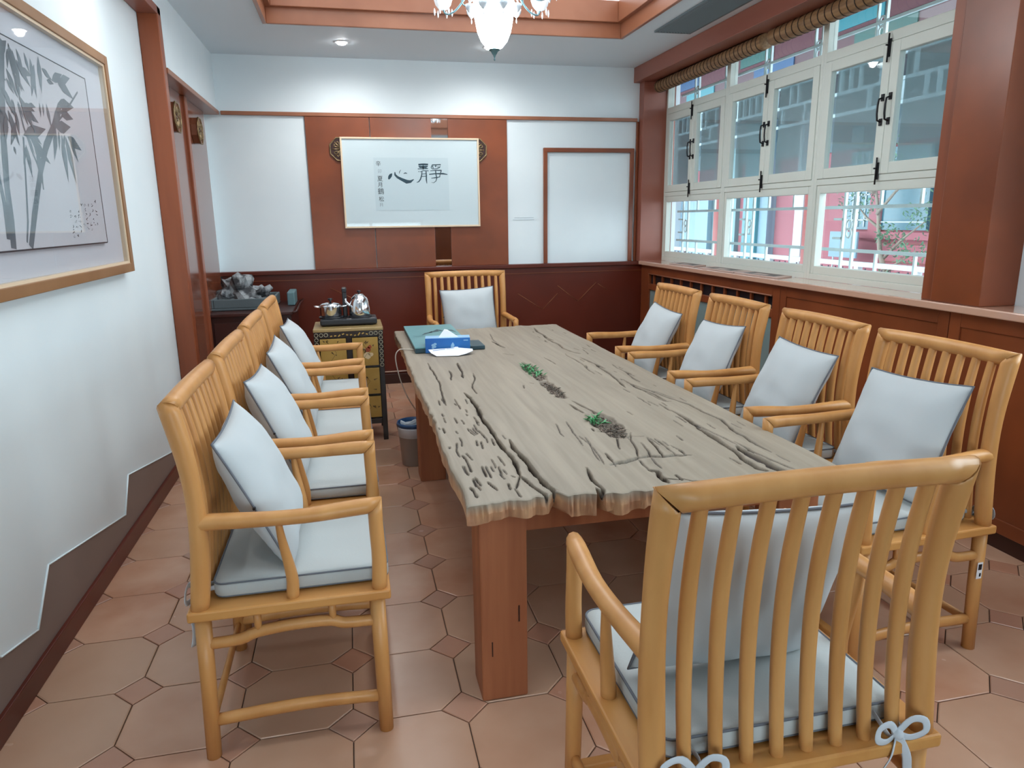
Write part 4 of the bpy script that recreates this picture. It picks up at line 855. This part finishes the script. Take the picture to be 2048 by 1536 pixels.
for ri,(a,b) in enumerate(rows):
    for side in (-1,1):
        x0,x1=(-W_+.042,-.022) if side<0 else (.022,W_-.042)
        d=gb(x0,x1,YDF,YDF+.02,a,b,'drawer',GOLD); cx=(x0+x1)/2; cz=(a+b)/2; h=(b-a)
        if side>0 or ri>0:
            MB().lathe([(0,-.012),(.007,-.01),(.009,-.004),(.005,0)],12).build('knob',BRASS,d).matrix_world=Matrix.Translation((cx-.01,YDF-.004,cz+.02))@Matrix.Rotation(R(90),4,'X')@Matrix.Scale(-1,4,(0,0,1))
        r_=random.Random(ri*2+side+9); q1,q2,q3=MB(),MB(),MB()
        def disc(q,x,z,r0,e=.0006): q.prism([(x+r0*math.cos(t)*r_.uniform(.75,1.2),z+r0*math.sin(t)*r_.uniform(.75,1.2)) for t in [k*math.pi/5 for k in range(10)]],e,(0,YDF-.0002,0),(1,0,0),(0,0,1))
        if side>0 and ri==0: disc(q1,cx+.018,cz+.015,.02); disc(q1,cx+.03,cz+.035,.014); disc(q2,cx+.01,cz-.03,.026); disc(q2,cx+.04,cz-.022,.016)
        elif ri==1 and side<0: disc(q2,cx,cz-.02,.02)
        for k in range(11):
            x=cx+r_.uniform(-.07,.07); z=cz+r_.uniform(-.42,.42)*h
            q3.stroke([(x,z),(x+r_.uniform(-.012,.012),z+.008),(x+r_.uniform(-.02,.02),z+r_.uniform(-.015,.02))],[.001,.009,.001],(0,YDF-.0003,0),(1,0,0),(0,0,1))
        q3.stroke([(cx-.04,cz-.4*h),(cx-.01,cz-.2*h),(cx+.02,cz),(cx-.02,cz+.3*h)],.0022,(0,YDF-.0003,0),(1,0,0),(0,0,1))
        if q1.v: q1.build('red_blossom',FLR,d)
        if q2.v: q2.build('cream_blossom',FLC,d)
        q3.build('leaf_sprays',LFD,d)
q=MB()
def ringc(x,z,r0=.013): q.tube([(x+r0*math.cos(t),-Dp+.0015,z+r0*math.sin(t)) for t in [k*math.pi/4 for k in range(8)]],.0022,5,closed=True,up=(0,1,0))
for k in range(8):
    for s in (-1,1): ringc(s*(W_-.02),.815-k*.034)
for k in range(1,3):
    for s in (-1,1): ringc(s*(W_-.02-k*.034),.815)
q.build('ring_fretwork',mat('silver_gold_line',(176,166,140),.4,metal=.3),gc)
q=MB(); r_=random.Random(4)
for k in range(10): q.stroke([(-.13+k*.028,.808+r_.uniform(-.008,.008)),(-.115+k*.028,.815+r_.uniform(-.01,.01))],.009,(0,-Dp+.0035,0),(1,0,0),(0,0,1))
q.build('frieze_painting',GOLD,gc)
# tea set
tt=empty('tea_heater',(-.04,5.42,.860)); tag(tt,'black electric tea heater base with an upright water tap, on the gold cabinet','tea heater')
MB().box(-.20,.21,-.105,.105,.004,.052).build('base',BLACK,tt,bevel=.012); MB().lathe([(.09,.052),(.088,.062),(.0,.063)],28,(-.12,0,0)).build('hot_plate',BLACK,tt); MB().lathe([(.088,.052),(.085,.060),(.0,.061)],28,(.09,0,0)).build('hot_plate',BLACK,tt)
q=MB(); q.box(-.033,.0,.03,.075,.05,.27); q.box(-.034,.001,-.02,.075,.235,.268); q.build('tap_column',BLACK,tt,bevel=.006)
for x in (-.17,.17):
    for y in (-.08,.08): MB().lathe([(.01,0),(.012,.005)],10,(x,y,-.0005)).build('foot',BLACK,tt)
pt=empty('steriliser_pot',(-.16,5.42,.924)); tag(pt,'low chrome lidded pot on the left plate of the black tea heater','pot')
MB().lathe([(.0,0),(.072,0),(.077,.006),(.078,.07),(.08,.074)],32).build('body',CHROME,pt)
MB().lathe([(.083,.0745),(.086,.078),(.06,.094),(.02,.103),(0,.104)],32).build('lid',CHROME,pt); MB().lathe([(.007,.103),(.007,.115),(.017,.120),(.018,.130),(0,.133)],16).build('lid_knob',BLACK,pt)
for s in (-1,1): 
    q=MB(); q.tube(sm_curve([(s*.076,-.02,.068),(s*.11,-.018,.074),(s*.116,0,.076),(s*.11,.018,.074),(s*.076,.02,.068)],3),.005,8); q.build('handle',CHROME,pt)
kt=empty('kettle',(.05,5.42,.922)); tag(kt,'shiny chrome kettle with a black knob on the right plate of the tea heater','kettle')
MB().lathe([(.0,0),(.074,0),(.078,.005),(.077,.05),(.070,.1),(.055,.132),(.036,.15),(.033,.152)],32).build('body',CHROME,kt)
MB().lathe([(.034,.1525),(.03,.158),(0,.162)],24).build('lid',CHROME,kt); MB().lathe([(.006,.161),(.006,.17),(.015,.174),(.015,.183),(0,.186)],14).build('lid_knob',BLACK,kt)
q=MB(); q.tube(sm_curve([(-.068,0,.07),(-.095,-.0,.10),(-.10,0,.128)],4),[.014,.013,.012,.011,.010,.009,.008,.008,.008],10); q.build('spout',CHROME,kt)
q=MB(); q.tube(sm_curve([(.02,-.058,.13),(.018,-.10,.128),(.014,-.105,.09),(.012,-.095,.05)],4),.008,8,flat=.5); q.build('handle',CHROME,kt)
# ================================================================ DARK SIDE CABINET WITH ROCK TRAY
scb=empty('side_cabinet',(-.82,6.62,0)); tag(scb,'dark wooden side cabinet in the back left corner carrying the rock tray','cabinet')
SCW=mat('dark_red_wood',(64,30,24),.35,c2=(52,22,18),scale=(4,4,4))
MB().box(-.33,.31,-.40,.40,.03,.85).build('body',SCW,scb,bevel=.004)
q=MB(); q.box(-.345,.33,-.45,.45,.852,.880); q.build('top',SCW,scb,bevel=.006)
q=MB(); q.tube(sm_curve([(.325,-.45,.872),(.35,-.45,.876),(.365,-.40,.888),(.36,0,.892),(.365,.40,.888),(.35,.45,.876),(.325,.45,.872)],3),.009,8); q.build('scroll_edge',SCW,scb)
for a,b in ((-.31,-.02),(0.,.29)): 
    d=MB().box(a,b,-.408,-.401,.1,.8).build('door',SCW,scb,bevel=.003); MB().lathe([(0,-.014),(.008,-.01),(.004,0)],10).build('knob',BRASS,d).matrix_world=Matrix.Translation((a+.26 if a<-.1 else a+.03,6.62-6.62-.412+.0,.5))
for sx in (-.30,.28):
    for sy in (-.38,.38): MB().box(sx-.02,sx+.02,sy-.02,sy+.02,0,.03).build('foot',SCW,scb)
tr=empty('stone_tray',(-.91,6.65,.8815)); tag(tr,'shallow rectangular grey stone tray on the dark side cabinet','tray')
q=MB(); tw,td=.255,.28
q.box(-tw,tw,-td,td,0,.02); q.box(-tw,-tw+.02,-td,td,.02,.095); q.box(tw-.02,tw,-td,td,.02,.095); q.box(-tw+.02,tw-.02,-td,-td+.02,.02,.095); q.box(-tw+.02,tw-.02,td-.02,td,.02,.095); q.build('tray_body',STONE,tr,bevel=.006)
ST2=mat('teal_stone',(92,122,128),.6); MB().box(-.565,-.50,6.60,6.92,.8815,1.0).build('stone_block',ST2,bevel=.01)
tag(bpy.data.objects['stone_block'],'small blue-grey stone block standing beside the right end of the rock tray','stone')
def rock(name,loc,sc,seed,label,cat,m=ROCKM,sub=4,amp=.5,group=None):
    bm=bmesh.new(); bmesh.ops.create_icosphere(bm,subdivisions=sub,radius=1)
    for v in bm.verts:
        n=v.co.normalized(); d=1+amp*(noise.noise(n*1.7+Vector((seed,0,0)))+.6*abs(noise.noise(n*3.9+Vector((0,seed,0))))-.25*abs(noise.noise(n*8+Vector((seed,seed,0)))))
        v.co=Vector((n.x*sc[0],n.y*sc[1],n.z*sc[2]))*d
        if v.co.z<-sc[2]*.62: v.co.z=-sc[2]*.62
    me=bpy.data.meshes.new(name); bm.to_mesh(me); bm.free(); me.materials.append(m)
    o=bpy.data.objects.new(name,me); COL.objects.link(o); o.location=loc; return tag(o,label,cat,group)
rock('scholar_rock',(-.99,6.67,1.005),(.15,.12,.15),2.3,'large jagged grey and white scholar rock peak at the left of the stone tray','rock',amp=.85,sub=3)
rock('scholar_rock',(-.82,6.68,.965),(.13,.10,.075),6.1,'lower sloping grey rock to the right of the peak in the stone tray','rock',amp=.8,sub=3)
r_=random.Random(8)
for k in range(12):
    rock('pebble',(-1.10+k*.034,6.44+r_.uniform(0,.05),.915),(.02*r_.uniform(.8,1.3),.018,.016),k*1.3,'rounded dark pebble along the front of the stone tray','pebble',PEB,2,.2,'dark pebbles along the front of the stone tray')
# ================================================================ BROCHURES ON THE SILL
BRO=mat('pinkish_card',(196,170,160),.4); BROD=mat('dark_photo_print',(60,44,44),.4)
for (pts,lab) in (([(3.005,6.42),(3.175,6.52),(3.185,6.02),(3.02,5.93)],'flat framed brochure on the window sill, the one nearest the corner column'),([(2.99,5.80),(3.17,5.84),(3.18,5.26),(3.0,5.22)],'flat pinkish brochure on the window sill, the middle of three'),([(2.985,5.17),(3.165,5.25),(3.185,4.70),(3.0,4.60)],'flat framed brochure on the window sill, the nearest of three')):
    pts=pts[::-1] if False else [pts[0],pts[3],pts[2],pts[1]]
    c=Vector((sum(p[0] for p in pts)/4,sum(p[1] for p in pts)/4)); e=empty('brochure',(c.x,c.y,ZS+.001)); tag(e,lab,'brochure','brochures on the window sill')
    P=[(p[0]-c.x,p[1]-c.y) for p in pts]
    MB().prism(P,.008,(0,0,0),(1,0,0),(0,1,0)).build('card',BRO,e)
    MB().prism([(p[0]*.72+.01,p[1]*.7) for p in P],.0006,(0,0,.0081),(1,0,0),(0,1,0)).build('photo',BROD,e)
    MB().prism([(p[0]*.35-.01,p[1]*.3) for p in P],.0006,(0,0,.0088),(1,0,0),(0,1,0)).build('light_patch',BRO,e)
# ================================================================ ROLLED BLINDS
BLD=mat('bamboo_blind',(150,116,78),.5,c2=(120,88,56),scale=(60,4,60)); BLS=mat('blind_strap',(52,36,26),.6)
def blind(y0,y1,z,label,step,r0=.055):
    t=empty('bamboo_blind',(3.09,(y0+y1)/2,z)); h=(y1-y0)/2; tag(t,label,'blind','rolled bamboo blinds')
    n=int(2*h/.02); q=MB()
    q.tube([(0,-h+2*h*i/n,0) for i in range(n+1)],[r0+.0015*(i%2) for i in range(n+1)],20); q.build('roll',BLD,t)
    y=-h+.05; rg=None
    while y<h-.02:
        if rg is None: rg=MB().tube([((r0+.002)*math.cos(a),0,(r0+.002)*math.sin(a)) for a in [i*math.pi/8 for i in range(16)]],.0035,6,closed=True,up=(0,1,0)).build('cord_ring',BLS,t); rg.location=(0,y,0)
        else: o=rg.copy(); COL.objects.link(o); o.parent=t; o.location=(0,y,0)
        y+=step
    MB().box(-.03,.03,-h+.02,h-.02,r0+.001,r0+.02).build('head_rail',BLD,t)
    for s in (-.6,.6): MB().tube([(.0,s*h,r0+.02),(0,s*h,2.917-z)],.003,6).build('hanger',IRON,t)
blind(5.10,6.98,2.862,'rolled-up bamboo blind below the beam, the far one in the light',.062)
blind(2.9,5.0,2.865,'rolled-up bamboo blind below the beam, the near one in shade',.07)
# ================================================================ CHANDELIER
ch=empty('chandelier',(.945,4.6,ZC+.26)); tag(ch,'glowing bell-shaped glass chandelier with small crystal cups hanging over the table','chandelier')
BOWL=mat('lit_bowl_glass',(255,255,255),.3,emit=E_BOWL,ecol=(250,252,255)); VERD=mat('verdigris_metal',(96,128,134),.35,metal=.5); CRY=mat('crystal_glass',(206,216,224),.08,spec=.9,coat=.5)
CUPE=mat('cup_glass',(236,240,244),.25,emit=.25)
zb=2.622-(ZC+.26)
MB().lathe([(.028,0),(.052,.016),(.080,.048),(.102,.10),(.116,.17),(.122,.25),(.126,.33),(.135,.40)],40,(0,0,zb)).build('bowl',BOWL,ch)
MB().lathe([(0,-.060),(.004,-.056),(.006,-.048),(.003,-.042),(.006,-.036),(.007,-.03),(.018,-.014),(.020,-.008),(.034,.002),(.036,.006),(0,.008)],24,(0,0,zb-.004)).build('finial',VERD,ch)
MB().lathe([(.14,.40),(.142,.41),(.03,.42),(.014,.44),(.014,.69),(.05,.695)],24,(0,0,zb)).build('stem',VERD,ch)
for k in range(6):
    a=R(60*k+22); c_,s_=math.cos(a),math.sin(a); P=lambda r_,z: (r_*c_,r_*s_,z)
    q=MB(); q.tube(sm_curve([P(.12,zb+.41),P(.2,zb+.31),P(.27,zb+.25),P(.33,zb+.24),P(.352,zb+.27)],4),.006,8)
    q.tube(sm_curve([P(.14,zb+.30),P(.19,zb+.27),P(.22,zb+.30),P(.19,zb+.33),P(.17,zb+.31)],4),.004,6); arm=q.build('arm',VERD,ch)
    MB().lathe([(.012,.0),(.03,.008),(.048,.03),(.058,.06),(.060,.09),(.056,.09),(.045,.032),(.01,.01)],20,P(.352,zb+.265)).build('cup',CUPE,arm)
    for t in range(6):
        b=R(60*t); x,y,z=P(.352,zb+.275)
        if k==0 and t==0: drop0=MB().lathe([(0,-.045),(.004,-.036),(.007,-.022),(.004,-.008),(.001,0)],8).build('crystal_drop',CRY,arm); dp=drop0
        else: dp=drop0.copy(); COL.objects.link(dp); dp.parent=arm
        dp.location=(x+.055*math.cos(b),y+.055*math.sin(b),z)
for k in range(8):
    a=R(45*k+10); x,y=.15*math.cos(a),.15*math.sin(a)
    q=MB(); q.lathe([(0,0),(.012,.008),(.028,.03),(.03,.05),(.027,.05),(.02,.03),(.008,.012)],14,(x,y,zb+.19)); q.tube([(x*.8,y*.8,zb+.33),(x*1.1,y*1.1,zb+.28),(x,y,zb+.235)],.0035,6); q.lathe([(0,-.03),(.005,-.018),(.001,0)],8,(x,y,zb+.19)); q.build('crystal_flower',CRY,ch)
# ================================================================ OUTSIDE
PINK=mat('pink_red_plaster',(178,108,118),.7,c2=(170,102,112),scale=(1,1,1)); TEALP=mat('teal_paint',(56,132,144),.4); DTEAL=mat('teal_window',(60,116,132),.15); PBLU=mat('pale_blue_board',(140,170,186),.6); WHF=mat('white_fret',(206,212,216),.6); COLR=mat('red_column_paint',(140,72,70),.5); BLUP=mat('blue_beam_paint',(44,84,124),.5); GRNP=mat('green_beam_paint',(50,98,94),.5); GRD=mat('courtyard_paving',(176,178,180),.8,c2=(156,160,164),scale=(1,1,1)); ROOF=mat('grey_roof',(92,98,104),.8)
cg=struct(B(-30,30,-30,40,-.35,-.2).build('courtyard_ground',GRD))
bd=empty('red_hall',(8.3,14,0)); tag(bd,'pink and red courtyard building with teal windows seen through the lower panes','building')
def ob(x0,x1,y0,y1,z0,z1,name,m,par=bd,ox=8.3,oy=14): return MB().box(x0-ox,x1-ox,y0-oy,y1-oy,z0,z1).build(name,m,par)
ob(8.3,8.6,5,30,-.2,3.6,'wall',PINK)
ob(8.22,8.3,5,30,2.65,3.6,'frieze',mat('grey_frieze',(104,126,134),.6)); ob(8.24,8.3,10.18,10.75,1.36,2.6,'window',DTEAL); ob(8.24,8.3,9.0,9.92,1.36,2.6,'window',DTEAL)
ob(8.2,8.3,9.93,10.17,1.2,2.7,'mullion',PINK); ob(8.18,8.3,8.5,10.9,1.22,1.33,'rail',PINK)
for z in (1.15,.86,.55): ob(8.27,8.3,8.6,9.9,z,z+.015,'panel_joint',COLR)
for y in (6.3,7.4): ob(8.24,8.3,y,y+.85,1.36,2.6,'window',DTEAL)
q=MB()
for y in (10.3,10.45,10.6): q.box(8.225-8.3,8.24-8.3,y-14,y+.02-14,1.4,2.55)
for z in (1.5,1.7,1.9,2.1,2.3): q.box(8.225-8.3,8.24-8.3,10.22-14,10.72-14,z,z+.02)
for z in (1.47,): q.box(8.225-8.3,8.24-8.3,9.0-14,9.92-14,z,z+.02)
q.build('window_lattice',WHF,bd)
ob(8.15,8.3,11.85,12.1,-.2,3.4,'pilaster',WHF); ob(8.12,8.3,12.95,13.25,-.2,3.4,'pilaster',PBLU); ob(8.05,8.3,13.25,13.75,-.2,3.4,'door_leaf',TEALP)
ob(8.1,8.3,15.35,16.75,-.2,1.95,'blank_door',PBLU); ob(8.2,8.3,14.3,15.3,-.2,3.0,'grey_shutter',mat('grey_teal',(110,150,156),.5)); ob(7.9,8.3,16.75,17.1,-.2,3.2,'pilaster',WHF)
q=MB(); q.box(7.3-8.3,9.5-8.3,4-14,31-14,3.6,3.75); q.build('eaves',ROOF,bd)
nb=B(7.85,7.88,9.95,10.62,.92,1.33).build('notice_board',PBLU); tag(nb,'plain pale blue board standing in front of the red wall outside','board')
MB().box(7.855,7.875,10.05,10.07,-.2,.92).build('post',WHF,nb); MB().box(7.855,7.875,10.5,10.52,-.2,.92).build('post',WHF,nb)
# covered walkway by the window: columns, painted beam, hanging fretwork
for k,y in enumerate((3.2,7.93,10.2,12.4)):
    q=MB(); q.lathe([(.15,0),(.15,.06),(.11,.1),(.105,3.6)],20); o=q.build('red_column',COLR); o.location=(5.6,y,-.2); tag(o,'round red column of the covered walkway outside the window','column','red walkway columns')
wk=empty('walkway_roof',(5.6,9,0)); tag(wk,'walkway roof outside with blue and green painted beams and white fretwork','roof')
def wb(x0,x1,y0,y1,z0,z1,name,m): return MB().box(x0-5.6,x1-5.6,y0-9,y1-9,z0,z1).build(name,m,wk)
wb(5.5,5.7,2,22,3.3,3.55,'beam',mat('grey_maroon_paint',(96,74,80),.6)); wb(5.52,5.68,2,22,3.56,3.85,'beam',mat('maroon_paint',(92,50,60),.6))
for k in range(10):
    y=2.4+k*2; wb(5.485,5.5,y,y+.9,3.33,3.52,'painted_panel',[BLUP,TEALP,GRNP][k%3]); wb(5.505,5.52,y+.5,y+1.3,3.6,3.82,'painted_panel',[GRNP,BLUP,TEALP][k%3])
q=MB(); 
for z in (2.72,2.95,3.2): q.box(-.02,.02,-7,13,z-.018,z+.018)
yy=-7
rr_=random.Random(2)
while yy<13:
    a=rr_.choice([2.72,2.95]); q.box(-.019,.019,yy-.014,yy+.014,a,a+.25); yy+=.16
q.build('fretwork',mat('grey_fret',(150,170,176),.6),wk)
wb(3.4,7.4,2,22,3.9,4.0,'roof_deck',mat('dark_roof_boards',(70,74,80),.8))
for k in range(20):
    y=2.5+k; wb(3.4,7.3,y,y+.07,3.82,3.9,'rafter',COLR)
# low white railing
rl=empty('white_railing',(6.4,10,0)); tag(rl,'low white railing with square posts beyond the window','railing')
q=MB(); q.box(-.03,.03,-5,8,.95,1.01); q.build('top_rail',WHF,rl)
for k in range(13): MB().box(-.035,.035,-5+k,-4.92+k,-.2,.95).build('post',WHF,rl)
q=MB()
for k in range(90): q.box(-.008,.008,-5+k*.145,-4.985+k*.145,.3,.93)
q.build('balusters',mat('dark_baluster',(84,70,84),.6),rl); MB().box(-.02,.02,-5,8,.26,.3).build('bottom_rail',WHF,rl)
# tree
TRK=mat('pale_bark',(150,140,128),.8); LEF=mat('grey_green_leaf',(118,160,132),.7,c2=(92,136,108),scale=(8,8,8))
te=empty('garden_tree',(7.3,8.5,-.2)); tag(te,'slender grey-green garden tree outside the right-hand lower pane','tree')
q=MB(); q.tube(sm_curve([(0,0,0),(.05,.05,.7),(-.05,.2,1.3),(.05,.45,1.9),(0,.6,2.5)],5),[.05-.0018*i for i in range(21)],8)
for (a,b) in (((-.02,.15,1.2),(.0,-.5,1.7)),((0,.3,1.6),(.1,.9,1.9)),((0,.1,1.0),(-.1,-.4,1.25)),((0,.5,2.1),(0,1.1,2.3)),((0,.4,1.8),(.2,-.1,2.4))): q.tube([a,((a[0]+b[0])/2,(a[1]+b[1])/2+.05,(a[2]+b[2])/2),b],[.025,.018,.008],6)
q.build('trunk',TRK,te)
q=MB(); r_=random.Random(11)
for cx,cy,cz,rr2 in ((0,-.5,1.75,.28),(.1,.9,1.95,.3),(-.1,-.4,1.3,.22),(0,1.1,2.35,.35),(.2,-.1,2.45,.4),(0,.5,2.6,.4),(0,.1,1.5,.2),(-.05,.0,.95,.16)):
    for k in range(130):
        d=Vector((r_.gauss(0,1),r_.gauss(0,1),r_.gauss(0,.7))).normalized()*rr2*r_.random()**.4; c=Vector((cx,cy,cz))+d; u=Vector((r_.uniform(-1,1),r_.uniform(-1,1),r_.uniform(-1,1))).normalized()*.035; v=u.cross(Vector((r_.uniform(-1,1),.3,1))).normalized()*.014
        q.add([c-u,c+v,c+u,c-v],[(0,1,2,3)])
o=q.build('leaves',LEF,te); o['kind']='stuff'
